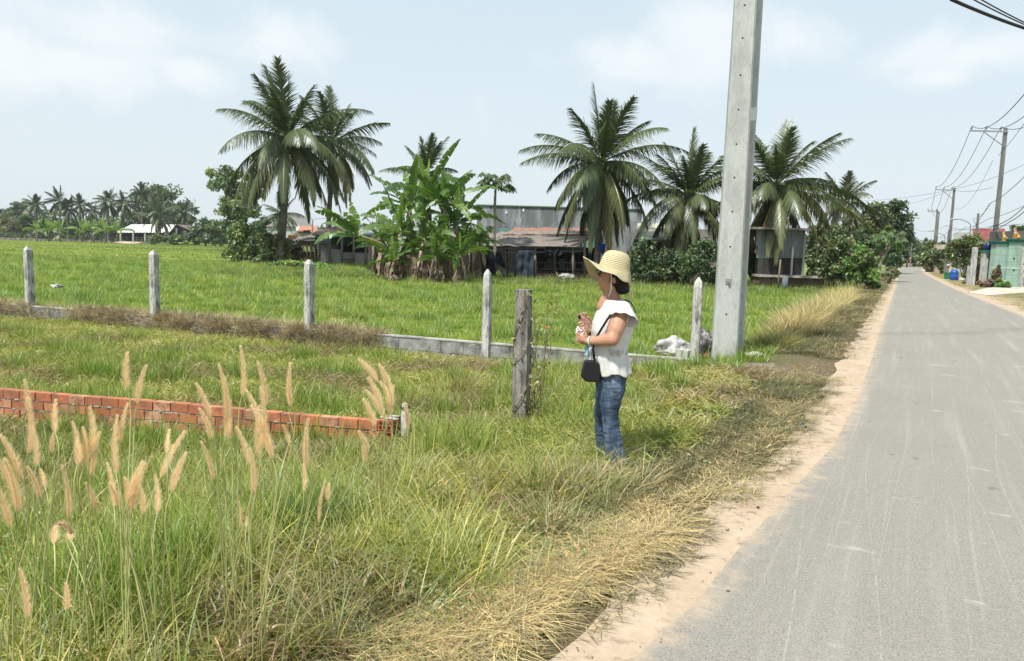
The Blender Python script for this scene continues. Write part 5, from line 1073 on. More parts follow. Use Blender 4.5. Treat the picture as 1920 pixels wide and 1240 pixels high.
cloth('hanging_tarp', 'grey blue sheet sagging from the corner of the patchwork shed', mat('greyblue', (.16, .21, .25), .7), [(593, 444), (598, 444), (622, 455), (596, 456)], 60.5, seed=7)
t = root('lean_to', 'open lean-to with brown low wall between bushes and the patchwork shed', 'lean-to', 570, 63)
m_ = MB(); quadthick(m_, (at(545, 455, 61), at(592, 446, 61), at(590, 440, 65), at(560, 446, 65)), .06, 30, 3, .02, 9, .1); part(t, 'roof', oldtin, m_, True)
part(t, 'low_wall', brown, rect(MB(), 548, 472, 597, 492, 61.5, .2)); m_ = MB(); [post(m_, x, 452, x + (x % 3 - 1), 494, 61.3, .08) for x in (552, 563, 575, 583, 590)]; m_.tube([at(548, 461, 61.2), at(597, 463, 61.2)], .05, 5); part(t, 'posts', wood, m_, True)
part(t, 'cloth_scraps', mat('scraps', (.35, .33, .31), .9, (.12, .1, .09), 3), rect(MB(), 552, 452, 590, 462, 63, .1))
# gable house and red roofs
t = root('gable_house', 'distant grey gabled house behind the tallest palm trunk', 'house', 530, 130)
part(t, 'wall', mat('pale_wall', (.42, .44, .42), .9), rect(MB(), 500, 424, 561, 446, 130, 8))
m_ = MB(); a, b, c = at(498, 425, 129.6), at(564, 425, 129.6), at(540, 401, 129.6); g0, g1, g2 = at(498, 425, 129.6), at(512, 403, 129.6), at(540, 401, 129.6)
i = m_.vs([a, b, c, a + Vector((0, 9, 0)), b + Vector((0, 9, 0)), c + Vector((0, 9, 0))]); m_.f += [(i, i + 1, i + 2), (i, i + 2, i + 5, i + 3), (i + 1, i + 4, i + 5, i + 2)]; part(t, 'gable', mat('gable_grey', (.30, .29, .28), .9, (.36, .30, .27), 1), m_)
part(t, 'shutter', white, rect(MB(), 555, 424, 562, 433, 129.4, .2))
t = root('tiled_house', 'distant house with an orange tile roof left of the patchwork shed', 'house', 575, 118)
tile = mat('orange_tile', (.36, .13, .08), .9, (.48, .27, .2), 3); m_ = MB(); quadthick(m_, (at(556, 437, 117), at(600, 437, 117), at(592, 425, 121), at(565, 425, 121)), .1, 4, 2); part(t, 'roof', tile, m_); part(t, 'porch', mat('pink_wall', (.55, .2, .15), .9), rect(MB(), 540, 441, 550, 449, 117, 2)); part(t, 'wall', mat('cream_wall', (.5, .47, .42), .9), rect(MB(), 548, 437, 600, 452, 118, 3)); part(t, 'window', dk, rect(MB(), 569, 432, 581, 437, 116.8, .3))
# far white-roofed house
t = root('farm_house', 'far low house with white tin roof behind the drooping palm', 'house', 290, 214)
wt_ = mat('white_tin', (.72, .71, .68), .6, (.6, .58, .55), .5); m_ = MB(); quadthick(m_, (at(219, 437, 211), at(318, 437, 211), at(330, 422, 218), at(246, 422, 218)), .15, 40, 2, .1, 16); part(t, 'roof', wt_, m_, True)
m_ = MB(); quadthick(m_, (at(219, 437, 211), at(246, 422, 218), at(240, 428, 220), at(219, 434, 214)), .1, 2, 2); part(t, 'red_roof_end', mat('red_end', (.4, .12, .1), .8), m_)
m_ = MB(); a, b, c = at(316, 437, 210.5), at(372, 441, 210.5), at(331, 421, 210.5); i = m_.vs([a, b, c, a + Vector((0, 8, 0)), b + Vector((0, 8, 0)), c + Vector((0, 8, 0))]); m_.f += [(i, i + 2, i + 5, i + 3), (i + 1, i + 4, i + 5, i + 2)]; part(t, 'gable_roof', mat('brown_edge', (.2, .15, .12), .8), m_)
part(t, 'inside_shade', dk, rect(MB(), 224, 437, 366, 452, 213, .3)); pm_ = mat('pale_pole', (.5, .5, .48), .8); [part(t, 'post', pm_, post(MB(), x, 428 if x == 331 else 438, x, 452, 210.6, .22)) for x in (331, 226, 250, 272, 316, 352)]; part(t, 'shutter', greytin, rect(MB(), 342, 433, 349, 442, 210.4, .3)); part(t, 'shutter', greytin, rect(MB(), 308, 434, 315, 441, 210.4, .3))
mb = MB(); rect(mb, -30, 447, 285, 450.5, 200, .3); o = mb.build('field_wall', mat('dark_kerb', (.14, .13, .11), .9, (.3, .27, .22), .3), None, False)
a = at(-30, 446, 200); b = at(290, 456, 200); tag(o, 'long low dark wall along the far edge of the field', 'wall'); o.data.transform(Matrix.Translation((0, 0, -.7 + .35)))
t = root('far_fence', 'thin post fence in front of the far banana plants', 'fence', 120, 198); m_ = MB()
for i in range(30): x = i * 9.5; p_ = at(x, 448, 198); part(t, 'post', wood, MB().tube([(p_.x, 198, ZF - .1), (p_.x, 198, 1.7)], .09, 4))
1; m_ = MB(); [m_.tube([(at(0, 448, 198).x, 198, z), (at(285, 448, 198).x, 198, z)], .025, 4) for z in (.6, 1.1, 1.6)]; part(t, 'wires', mat('fence_wire', (.2, .2, .19), .8), m_)
b = at(240, 449, 190); crumple('sand_heap', (b.x, b.y, ZF), (3.4, 1.5, .45), mat('heap', (.45, .36, .28), .9), 31, 'low pale heap by the far wall left of the hedge', 'heap', amp=.2)

# ---- green tiled gate
YG_ = 46.5
t = root('gate_wall', 'mint green tiled gate wall with dark green coping at the right edge', 'wall', 1895, YG_, 0)
def tiles():
    m = bpy.data.materials.new('mint_tile'); m.use_nodes = True; n = N(m.node_tree); b = n.n['Principled BSDF']; b.inputs['Roughness'].default_value = .35
    v = n.add('ShaderNodeTexCoord').outputs['Object']; v2 = n.add('ShaderNodeMapping', i={0: v, 2: (R(90), 0, 0)}).outputs[0]
    k = n.add('ShaderNodeTexBrick', offset=0, i={'Vector': v2, 'Scale': 1, 'Mortar Size': .012, 'Brick Width': .4, 'Row Height': .4, 'Color1': (.24, .36, .29, 1), 'Color2': (.28, .40, .33, 1), 'Mortar': (.17, .26, .21, 1)}).outputs[0]
    n.l.new(n.mix(1, k, n.mix(n.noise(v, 14, 4), (.6, .6, .6), (1.4, 1.4, 1.4)), 'MULTIPLY'), b.inputs['Base Color']); return m
mt = tiles(); dg_ = mat('dark_green_coping', (.02, .13, .10), .4)
a = at(1871, 455, YG_); b = at(1893, 455, YG_); c = at(1918, 455, YG_)
def up(mb, xa, xb, z0, z1, y, d): mb.box(((xa + xb) / 2, y + d / 2, (z0 + z1) / 2), (xb - xa, d, z1 - z0)); return mb
za = at(1880, 459, YG_).z; zb_ = at(1905, 456, YG_).z
part(t, 'left_panel', mt, up(MB(), a.x, b.x, -.1, za, YG_ + .12, .5)); part(t, 'right_panel', mt, up(MB(), b.x, c.x, -.1, zb_, YG_, .6))
mb = up(MB(), a.x - .1, b.x, za, za + .16, YG_ + .04, .7); up(mb, b.x - .08, c.x + .3, zb_, zb_ + .2, YG_ - .08, .8); up(mb, a.x - .16, b.x, za + .163, za + .22, YG_ - .02, .8); up(mb, b.x - .14, c.x + .3, zb_ + .203, zb_ + .27, YG_ - .15, .9); part(t, 'coping', dg_, mb)
zl = at(1890, 504, YG_).z; part(t, 'pale_stripe', mat('pale_stripe', (.45, .55, .45), .6), up(up(MB(), a.x - .004, b.x - .004, zl, zl + .08, YG_ + .1, .4), b.x - .002, c.x - .004, zl, zl + .08, YG_ - .02, .4)); part(t, 'side_pillar', conc, up(MB(), c.x, c.x + .25, -.1, zb_ - .2, YG_ - .05, .6))
[part(t, 'lamp_stub', dk, MB().ell((at(1901, y, YG_).x, YG_ - .02, at(1901, y, YG_).z), (.06, .03, .05), 8, 5)) for y in (485, 507)]
t = root('gate', 'old dark wooden gate between weathered white pillars behind the shrubs', 'gate', 1860, 47.5, 0)
x = lambda p_: at(p_, 480, 47.5).x; z = lambda p_: at(1860, p_, 47.5).z
m_ = MB(); [up(m_, x(1857 + i * 2.6), x(1859 + i * 2.6), 0, z(474 + (i % 2)), 47.6, .05) for i in range(5)]; up(m_, x(1856), x(1871), .6, .75, 47.66, .05); up(m_, x(1856), x(1871), z(484), z(481), 47.66, .05); part(t, 'gate_panel', mat('dark_gate', (.05, .045, .045), .8, (.1, .09, .08), 4), m_)
wpil = mat('peeling_white', (.50, .50, .48), .9, (.28, .27, .26), 3, .3, stretch=(2, 2, .6)); part(t, 'pillar', wpil, up(MB(), x(1847), x(1854), -.1, z(474), 47.5, .4)); part(t, 'pillar', wpil, up(MB(), x(1836), x(1842), -.1, z(464), 48, .3)); part(t, 'pillar', wpil, up(MB(), x(1830), x(1835), -.1, z(500), 48, .3)); part(t, 'coping', dg_, up(up(MB(), x(1846), x(1862), z(474), z(469.5), 47.3, .7), x(1863), x(1871), z(472), z(468), 47.4, .5)); part(t, 'canopy', mat('canopy', (.4, .36, .33), .8), up(MB(), x(1850), x(1871), z(457), z(455.5), 47.2, 1.2))
for px, lab in ((1854, 'dark blue glazed jar on the gate pillar, left one'), (1868, 'dark blue glazed jar next to the mint green wall')):
    mb = MB(); mb.lathe((0, 0, 0), [(.0, 0), (.14, 0), (.25, .12), (.28, .24), (.22, .36), (.12, .42), (.15, .45), (.1, .45)], 18); o = mb.build('ceramic_jar', mat('blue_glaze', (.012, .02, .13), .2)); o.location = (at(px, 470, 47.5).x, 47.6, z(469.5) if px < 1860 else z(468)); tag(o, lab, 'jar', 'blue jars on the gate')
# dog statues
def dog(label, px, zt, Y, s, rz):
    t = thing('dog_statue', label, 'statue', (at(px, 450, Y).x, Y, zt), rz, 'dog statues on the gate wall')
    om = mat('statue_orange', (.62, .30, .06), .45); wm = mat('statue_cream', (.75, .68, .52), .45)
    b = MB(); f = lambda *p: tuple(k * s for k in p)      # faces -x
    b.cap(f(.16, 0, .17), .17 * s, f(-.08, 0, .48), .12 * s); b.cap(f(-.08, 0, .48), .11 * s, f(-.16, 0, .70), .075 * s); b.ell(f(-.19, 0, .80), f(.10, .085, .09)); b.cap(f(-.24, 0, .78), .055 * s, f(-.36, 0, .75), .028 * s)
    for sg in (-1, 1): b.cap(f(-.15, .055 * sg, .88), .028 * s, f(-.12, .07 * sg, .98), .008 * s, 8); b.cap(f(.12, .12 * sg, .16), .12 * s, f(-.02, .13 * sg, .10), .07 * s); b.cap(f(-.02, .13 * sg, .06), .04 * s, f(-.17, .13 * sg, .03), .03 * s)
    for sg in (-1, 1): b.cap(f(-.12, .07 * sg, .42), .06 * s, f(-.17, .07 * sg, .12), .036 * s); b.cap(f(-.17, .07 * sg, .1), .034 * s, f(-.22, .07 * sg, .03), .032 * s)
    b.cap(f(.26, 0, .08), .05 * s, f(.42, .02, .10), .03 * s); bake(b, 'body', om, t, .018 * s, 2)
    w = MB(); w.ell(f(-.155, 0, .48), f(.075, .09, .17)); w.ell(f(-.30, 0, .745), f(.075, .036, .03)); w.ell(f(-.20, 0, .66), f(.07, .07, .07)); bake(w, 'chest', wm, t, .014 * s, 2)
    k = MB(); k.ell(f(-.39, 0, .757), f(.018, .018, .015), 8, 6); k.ell(f(-.26, .06, .82), f(.012, .01, .012), 8, 6); k.ell(f(-.26, -.06, .82), f(.012, .01, .012), 8, 6); k.build('nose_and_eyes', dk, t)
dog('smaller orange and cream seated dog statue on the left part of the mint wall', 1884, za + .22, YG_ + .3, .66, R(12)); dog('larger orange seated dog statue on the higher right part of the mint wall', 1905, zb_ + .27, YG_ + .3, .78, R(12))
mb = MB(); Yd = 49; up(mb, at(1909, 450, Yd).x, at(1990, 450, Yd).x, 0, at(1910, 433, Yd).z, Yd, 3); tag(mb.build('outbuilding', mat('dark_tin', (.12, .11, .10), .9), None, False), 'dark stained outbuilding behind the dog statues at the frame edge', 'building')
t = root('red_roof_house', 'house with a large red tiled roof behind the thick utility pole', 'house', 1850, 110, 0)
m_ = MB(); quadthick(m_, (at(1826, 456, 104), at(1884, 456, 104), at(1884, 430, 110), at(1823, 430, 110)), .1, 60, 14, .03, 20); part(t, 'roof', mat('red_tile', (.19, .05, .045), .9, (.24, .08, .07), 1.5), m_, True); part(t, 'wall', mat('pale_house', (.55, .52, .47), .9), up(MB(), at(1820, 450, 108).x, at(1900, 450, 108).x, 0, at(1850, 452, 108).z, 108, 6))
m_ = MB(); up(m_, at(1812, 450, 100).x, at(1822, 450, 100).x, 0, at(1816, 436, 100).z, 100, 3); tag(m_.build('water_tower', mat('tower', (.45, .45, .44), .8), None, False), 'pale square concrete tower beside the street lamp pole', 'tower')
m_ = MB(); up(m_, at(1775, 465, 92).x, at(1792, 465, 92).x, 0, at(1782, 459, 92).z, 92, 3); tag(m_.build('far_house', mat('cream_far', (.55, .45, .35), .9), None, False), 'small cream house between the bushes right of the leaning pole', 'house')

# ---- utility poles with wires
up_c = mat('utility_concrete', (.20, .195, .18), .9, (.13, .125, .115), 1.2, .4, 12, stretch=(3, 3, 1)); galv = mat('galvanised', (.32, .34, .35), .5, metal=.5); insu = mat('insulator', (.30, .36, .38), .3); wirem = mat('cable_black', (.012, .012, .013), .6)
UP = 'concrete utility poles along the right side of the road'
def upole(label, px, pyt, Y, r, tilt_px=0., arm=None, z0=0.):
    a = at(px, 500, Y); top = at(px + tilt_px, pyt, Y); t = thing('utility_pole', label, 'utility pole', (a.x, Y, z0), 0, UP); h = Vector((top.x - a.x, 0, top.z - z0)) if False else Vector((0, 0, top.z - z0))
    mb = MB(); r *= .62; mb.box((0, 0, h.z / 2 - .1), (r * 2.1, r * 1.7, h.z + .2), taper=.66); mb.build('shaft', up_c, t, False); ins = []
    if arm:
        L_, n_ = arm; zt = h.z - .25; mb = MB(); mb.box((-L_ / 2 + .1, -.12, zt), (L_, .09, .09)); mb.tube([(-.08, -.14, zt - 1.0), (-L_ * .62, -.14, zt - .05)], .03, 6); ao_ = mb.build('cross_arm', galv, t, False)
        for k in range(n_):
            x_ = -L_ + .15 + k * L_ * .78 / (n_ - 1); ib = MB(); ib.lathe((x_, -.12, zt + .045), [(.02, 0), (.02, .08), (.085, .10), (.05, .15), (.075, .17), (.045, .22), (.05, .27), (0, .29)], 12); ib.build('insulator', insu, ao_); ins.append(t.location + Vector((x_, -.12, zt + .32)))
    return t, ins
u1, i1 = upole('thick near utility pole with a long cross-arm behind the gate wall', 1860, 240, 52, .23, arm=(2.55, 3))
u2, i2 = upole('second utility pole along the road, white notice on its shaft', 1776, 352, 79, .21, arm=(2.15, 3)); 
u2.children
mb = MB(); mb.box((0, -.2, at(1775, 495, 79).z), (.26, .02, .36)); mb.build('notice', white, u2, False)
u3, i3 = upole('third utility pole along the road with a short cross-arm', 1748, 393, 112, .2, arm=(1.6, 3))
upole('plain utility pole standing right against the third one', 1751.5, 397, 114, .2)
upole('short plain pole close beside the second utility pole', 1773.5, 432, 80, .2)
upole('plain utility pole before the red tiled roof', 1825, 400, 72, .19)
u5, i5 = upole('far utility pole left of the road over the large tree', 1706, 420, 150, .17, arm=(1.3, 2))
uo, io = upole('utility pole outside the right frame edge', 2170, -60, 18.5, .2, arm=(2.2, 3))
def lamp(label, px, Y, ytop, xtip, ytip):
    b = at(px, 500, Y); t = thing('street_lamp', label, 'street lamp', (b.x, Y, 0), 0, 'street lamps on the right'); zt = at(px, ytop, Y).z; e = at(xtip, ytip, Y) - Vector((b.x, Y, 0))
    mb = MB(); mb.tube([(0, 0, 0), (0, 0, zt * .8), (-.05, 0, zt * .93), (e.x * .25, 0, zt - .15), (e.x * .55, 0, zt), (e.x * .8, 0, e.z + .1)], [.07, .05, .045, .04, .04, .04], 8); mb.build('bracket', galv, t); mb = MB(); mb.ell((e.x * .95, 0, e.z), (abs(e.x) * .3, .16, .09), 12, 8, Matrix.Rotation(-.1 if e.x < 0 else .1, 3, 'Y')); mb.build('lamp_head', mat('lamp_grey', (.38, .4, .42), .4), t)
lamp('street lamp arching left beside the plain pole before the red roof', 1813, 73, 413, 1789, 411); lamp('farther lower street lamp arching left behind the bushes', 1767, 95, 437, 1745, 433)
def wire(label, pts, r=.012, sag=.4, n=14, seq=None):
    P = []
    for a, b in zip(pts[:-1], pts[1:]):
        for k in range(n + (1 if b is pts[-1] else 0)): t = k / n; p = Vector(a).lerp(Vector(b), t); p.z -= sag * 4 * t * (1 - t) * ((Vector(a) - Vector(b)).length / 40); P.append(p)
    mb = MB(); c = P[0].copy(); mb.tube([p - c for p in P], r * 1.35, 5); o = mb.build('power_line', wirem); o.location = c; tag(o, label, 'cable', 'overhead cables along the road'); return o
for k, w_ in enumerate(('outermost', 'middle', 'innermost')): wire('%s of the three bare power lines strung between the cross-arms' % w_, [io[k], i1[k], i2[k], i3[k]], .014, 1.5)
tp = Vector((t1.location.x, t1.location.y, 8.1))
wire('thick twisted black cable crossing the top right corner of the sky', [tp, at(1785, 0, 13), at(1920, 53, 14.5), at(2100, 110, 17)], .022, .25)
wire('upper thin black cable in the top right corner', [tp + Vector((0, 0, .3)), at(1815, -15, 13), at(1920, 42, 14.6), at(2100, 90, 17)], .009, .2)
wire('lower thin black cable in the top right corner', [tp + Vector((0, 0, .2)), at(1808, -10, 13), at(1920, 46, 14.6), at(2100, 100, 17)], .009, .2)
def W3(lab, *p, r=.011, sag=.5): wire(lab, [at(*q) for q in p], r, sag)
W3('long thin cable from left of the road to the right edge below the first cross-arm', (1640, 388, 130), (1790, 354, 79), (1920, 309, 60)); W3('faint cable dipping behind the second cross-arm', (1555, 371, 140), (1785, 356, 79), (1862, 351, 60))
W3('nearly level cable crossing the road behind the second pole', (1706, 421, 150), (1775, 423, 79), (1860, 424, 52), (1920, 420, 50)); W3('second level cable slightly above it on the right', (1776, 430, 79), (1855, 410, 52), (1920, 386, 45)); 
W3('sagging cable climbing from the street lamp to the right edge', (1812, 440, 73), (1855, 382, 52), (1920, 332, 40), r=.013); W3('heavy sagging cable leaving the thick pole to the right edge', (1825, 412, 72), (1862, 424, 52), (1920, 388, 44), r=.018, sag=1.); W3('lower heavy cable right of the thick pole', (1862, 432, 52), (1895, 415, 48), (1920, 397, 44), r=.018)
W3('thin cable rising steeply right of the first cross-arm', (1872, 292, 52), (1920, 232, 45)); W3('slack cable from the second pole to the thick pole', (1786, 388, 79), (1862, 300, 52), r=.008, sag=1.8); W3('cable from the lamp pole up to the thick pole', (1826, 410, 72), (1858, 382, 52), r=.012); W3('low cable between the far poles', (1751, 440, 112), (1776, 436, 79), r=.014); W3('lowest far cable over the bushes', (1706, 452, 150), (1775, 454, 79), (1812, 445, 73), r=.012)
W3('faint distant cable between the sheds and the tallest palm', (555, 408, 120), (590, 411, 118), (660, 404, 110), r=.02, sag=.3); W3('thin cable under the street lamp', (1706, 440, 150), (1769, 446, 95), (1812, 424, 73), r=.012)
mb = MB(); mb.tube([(0, 0, 0), (0, 0, at(586, 412, 110).z)], .12, 6); o = mb.build('slim_pole', wood); o.location = (at(586, 440, 110).x, 110, 0); tag(o, 'slim distant pole above the orange tile roof', 'pole')
# ---- bins, barrel, marker post
b = at(1796, 522, 62); p_ = gp(1788, 526, 0); mb = MB(); mb.lathe((0, 0, 0), [(.0, 0), (.25, 0), (.29, .06), (.30, .3), (.31, .32), (.30, .34), (.30, .6), (.31, .62), (.29, .66), (.26, .78), (.14, .84), (.0, .84)], 20); o = mb.build('blue_barrel', mat('blue_plastic', (.02, .09, .36), .4)); o.location = (p_.x, p_.y, 0); tag(o, 'blue plastic barrel on the right verge, a white bag on top', 'barrel')
crumple('plastic_bag', (p_.x, p_.y, .84), (.14, .12, .07), wp, 41, 'white plastic bag lying on the blue barrel', 'bag', n=16); crumple('plastic_bag', (p_.x + .62, p_.y, .0), (.3, .2, .14), wp, 42, 'white plastic bag on the grass right of the blue barrel', 'bag', n=18)
p_ = gp(1777.5, 524, 0); t = thing('waste_bin', 'green plastic basket bin left of the blue barrel', 'bin', (p_.x, p_.y, 0)); mb = MB(); mb.box((0, 0, .27), (.44, .4, .54), taper=1.12); mb.build('body', mat('green_plastic', (.02, .16, .07), .5), t, False); mb = MB(); mb.box((0, 0, .56), (.54, .5, .04)); mb.build('rim', mat('green_rim', (.03, .22, .1), .5), t.children[0], False)
p_ = gp(1661, 507, 0); Y = p_.y; t = thing('marker_post', 'red and white banded marker post with a white sign, behind the papaya trunks', 'marker post', (p_.x, Y, 0)); hh = at(1663, 463, Y).z
mb = MB(); mb.tube([(0, 0, 0), (0, 0, hh)], .11, 10); mb.build('post', white, t); rd = mat('sign_red', (.42, .012, .02), .5)
for z_ in (.42, .82): mb = MB(); mb.tube([(0, 0, hh * z_ - .45 * .5), (0, 0, hh * z_ + .45 * .5)], .116, 10); mb.build('red_band', rd, t)
mb = MB(); i = mb.vs([(-.45, -.13, hh - 1.3), (.5, -.13, hh - 1.3), (.02, -.13, hh + .05), (-.45, -.10, hh - 1.3), (.5, -.10, hh - 1.3), (.02, -.10, hh + .05)]); mb.f += [(i, i + 1, i + 2), (i + 5, i + 4, i + 3), (i, i + 3, i + 4, i + 1), (i + 1, i + 4, i + 5, i + 2), (i + 2, i + 5, i + 3, i)]; mb.build('sign_plate', white, t, False)
p_ = gp(1701, 500.5, 0); Y = 138; x_ = at(1701, 490, Y).x; t = thing('road_sign', 'dark post with a white plate and a pink round sign where the road ends', 'sign', (x_, Y, 0)); mb = MB(); mb.tube([(0, 0, 0), (0, 0, at(1701, 476, Y).z)], .16, 8); mb.build('post', mat('sign_post', (.09, .09, .10), .8), t); mb = MB(); z_ = at(1701, 478.5, Y).z; mb.box((-.15, -.2, z_), (.2, .05, .55)); mb.build('white_plate', white, t, False)
mb = MB(); z_ = at(1704, 485, Y).z; mb.tube([(.32, -.2, z_), (.32, -.26, z_)], .27, 16); mb.build('round_plate', mat('pink_sign', (.65, .30, .28), .6), t)
tag(MB().grid(lambda u, v: Vector((at(1683, 500, 165).x + 9 * u, 165 + .6 * v, .9 * math.sin(math.pi * v) * (.7 + .3 * noise.noise((u * 9, 0, 0))))), 30, 6).build('grass_bank', mat('dry_bank', (.30, .27, .12), .95, (.2, .2, .08), 1)), None, None, kind='structure')
# ================================================================ THE WOMAN
wb = gp(1153, 884, -.03); wb.z = H(wb.x, wb.y) + .01
def w(px, py, v=0.):                                    # her own coordinates in metres: forward is -x, near side -y
    z = (870 - py) / 250; return Vector(((px - 1155) / 250 - .042 * z, v, z))
PR = thing('person', 'woman in a yellow straw hat, white blouse and jeans, standing in profile on the verge', 'person', wb)
skin = mat('skin', (.47, .255, .165), .5, (.42, .21, .135), 12, .12, 200, bd=.001); skin.node_tree.nodes['Principled BSDF'].inputs['Subsurface Weight'].default_value = .08; skin.node_tree.nodes['Principled BSDF'].inputs['Subsurface Scale'].default_value = .02
b = MB()
hc = w(1146, 508)                                       # head centre
b.ell(hc + Vector((.005, 0, .028)), (.092, .072, .092), 20, 14); b.ell(w(1138, 519), (.062, .055, .068), 18, 12); b.ell(w(1134, 531), (.036, .036, .026)); b.ell(w(1142, 532), (.05, .045, .03))
for s_ in (-1, 1): b.ell(w(1133, 518, .032 * s_), (.03, .026, .026)); b.ell(w(1150, 515, .073 * s_), (.017, .010, .03))
b.cap(w(1124, 502), .010, w(1120.5, 511), .014); b.ell(w(1122.5, 513, .011), (.011, .010, .008)); b.ell(w(1122.5, 513, -.011), (.011, .010, .008)); b.ell(w(1126, 520), (.016, .028, .009)); b.ell(w(1127, 525.5), (.014, .024, .008)); b.ell(w(1130, 505), (.04, .05, .02))
b.cap(w(1145, 530), .052, w(1152, 556), .058); b.cap(w(1139, 535), .032, w(1144, 555), .04)
# shoulders, chest, hips under the clothes
b.ell(w(1152, 575), (.105, .155, .075)); b.ell(w(1142, 610), (.115, .15, .13)); b.ell(w(1143, 655), (.115, .14, .12)); b.ell(w(1147, 700), (.085, .12, .09)); b.cap(w(1138, 554), .05, w(1134, 568), .055)
for s_, fx in ((-1, 0), (1, -4)):
    b.cap(w(1145, 710, .08 * s_), .062, w(1140 + fx, 775, .075 * s_), .05); b.cap(w(1140 + fx, 775, .075 * s_), .048, w(1152 + fx, 850, .075 * s_), .038); b.cap(w(1152 + fx, 853, .08 * s_), .035, w(1128 + fx, 866, .09 * s_), .03)
# near (left) arm: shoulder -> elbow -> wrist; hand cupped under the other wrist
sh = w(1160, 574, -.165); el = w(1142, 621, -.225); wr = w(1101, 629, -.13)
sh = sh + Vector((.0, .018, -.012)); b.cap(sh, .054, el, .050); b.cap(sh.lerp(el, .35), .063, sh.lerp(el, .65), .060); b.cap(el, .049, el.lerp(wr, .45), .045); b.cap(el.lerp(wr, .45), .045, wr, .028)
def hand(wr_, pdir, nrm, fdir, curl, thumb, b, k=1., spread=.25):
    pdir = pdir.normalized(); nrm = nrm.normalized(); sd_ = pdir.cross(nrm).normalized(); pc_ = wr_ + pdir * .045 * k
    M = Matrix((pdir, sd_, nrm)).transposed(); b.ell(pc_, (.050 * k, .040 * k, .017 * k), 14, 8, M); b.cap(wr_, .024, pc_, .022)
    for i, (o_, l) in enumerate(((-.030, .036), (-.010, .041), (.010, .038), (.029, .030))):
        p = pc_ + pdir * .038 * k + sd_ * o_ * k; d = (pdir + sd_ * o_ * 3 * spread).normalized(); ax = sd_
        for j in range(3):
            d = Matrix.Rotation(curl[j] * (1 + .06 * i), 3, ax) @ d; q = p + d * l * k * (1, .72, .6)[j]; b.cap(p, .0088 - .0008 * j, q, .0082 - .0009 * j, 8); p = q
    p = pc_ - pdir * .02 * k + sd_ * thumb[0] * .034 * k; d = (pdir * .6 + sd_ * thumb[0] * .9 + nrm * thumb[1]).normalized()
    for j in range(3): q = p + d * (.032, .028, .022)[j] * k; b.cap(p, .0115 - .001 * j, q, .0105 - .001 * j, 8); p = q; d = (d + pdir * .5).normalized()
hand(wr, Vector((-.80, .32, .22)), Vector((.28, .93, .25)), None, (.65, .85, .6), (-1, .35), b, .95)
# far (right) arm comes round the front, fingers closed on the phone
sh2 = w(1156, 574, .165); el2 = w(1124, 632, .20); wr2 = w(1101, 622, .02)
b.cap(sh2, .065, el2, .048); b.cap(el2, .046, wr2, .027)
phc = w(1098, 598, -.01)                                # phone centre
bd = (w(1089, 575) - w(1108, 622)).normalized()         # phone long axis
pn = Vector((-.18, -.98, .05)).normalized(); pw = bd.cross(pn).normalized()
hp = w(1104, 611, .028); b.ell(hp, (.028, .018, .042), 12, 8, Matrix((pw, pn, bd)).transposed()); b.cap(wr2, .024, hp - bd * .01, .024)
for i in range(4):                                      # fingers from behind the front edge, round onto the visible face
    c0 = phc + bd * (-.042 + .021 * i - .004) - pw * 0; fr = -1 if pw.x > 0 else 1
    e = pw * fr
    p0_ = c0 + e * .022 - pn * .02; p1_ = c0 + e * .047 - pn * .006; p2_ = c0 + e * .044 + pn * .017; p3_ = c0 + e * (.016 if i < 3 else .024) + pn * .020
    b.cap(p0_, .0092, p1_, .0092, 8); b.cap(p1_, .0092, p2_, .0088, 8); b.cap(p2_, .0088, p3_, .0078, 8)
b.cap(phc + bd * -.03 + e * -.03 - pn * .02, .012, phc + bd * .005 - e * .046 - pn * .006, .0105, 8); b.cap(phc + bd * .005 - e * .046 - pn * .006, .0105, phc + bd * .028 - e * .042 + pn * .006, .0095, 8)
bake(b, 'body', skin, PR, .0055, 2)
nb = MB()
for i in range(4): nb.ell(phc + bd * (-.046 + .021 * i) + e * (.019 if i < 3 else .027) + pn * .0275, (.0065, .0045, .003), 8, 5, Matrix((pw, bd, pn)).transposed())
nb.build('fingernails', mat('nail', (.75, .62, .58), .25), PR)
# face details
mb = MB(); mb.ell(w(1126.5, 522.6), (.010, .021, .0045), 12, 6); mb.build('teeth', mat('teeth', (.8, .77, .7), .3), PR)
mb = MB(); lipm = mat('lips', (.40, .10, .10), .4)
for z_, r_ in ((520.8, .0045), (524.4, .006)): mb.tube([w(1129.5 + abs(k - 4) * .9, z_ - .6 * abs(k - 4) / 2, (k - 4) * .0065) - Vector((.017 - abs(k - 4) * .0012, 0, 0)) for k in range(9)], [.0015 + r_ * math.sin(math.pi * (k + .4) / 8.8) for k in range(9)], 8)
mb.build('lips', lipm, PR)
sg_ = thing('sunglasses', 'dark sunglasses on the woman\'s face under the hat brim', 'sunglasses', wb); mb = MB()
for s_ in (-1, 1):
    c = w(1126.5, 502.5, .032 * s_); M = Matrix.Rotation(R(-14 * s_), 3, 'Z'); mb.ell(c + Vector((-.012, 0, 0)), (.010, .033, .026), 16, 10, M)
mb.build('lens', mat('dark_lens', (.02, .018, .014), .08, spec=.8), sg_); mb = MB()
for s_ in (-1, 1): mb.tube([w(1126, 500, .064 * s_) + Vector((-.006, 0, 0)), w(1132, 500, .074 * s_), w(1150, 502, .080 * s_)], .0035, 6)
mb.tube([w(1122, 501, -.008), w(1121.5, 500, 0), w(1122, 501, .008)], .003, 6); mb.build('frame', mat('frame_dark', (.03, .02, .015), .3), sg_)
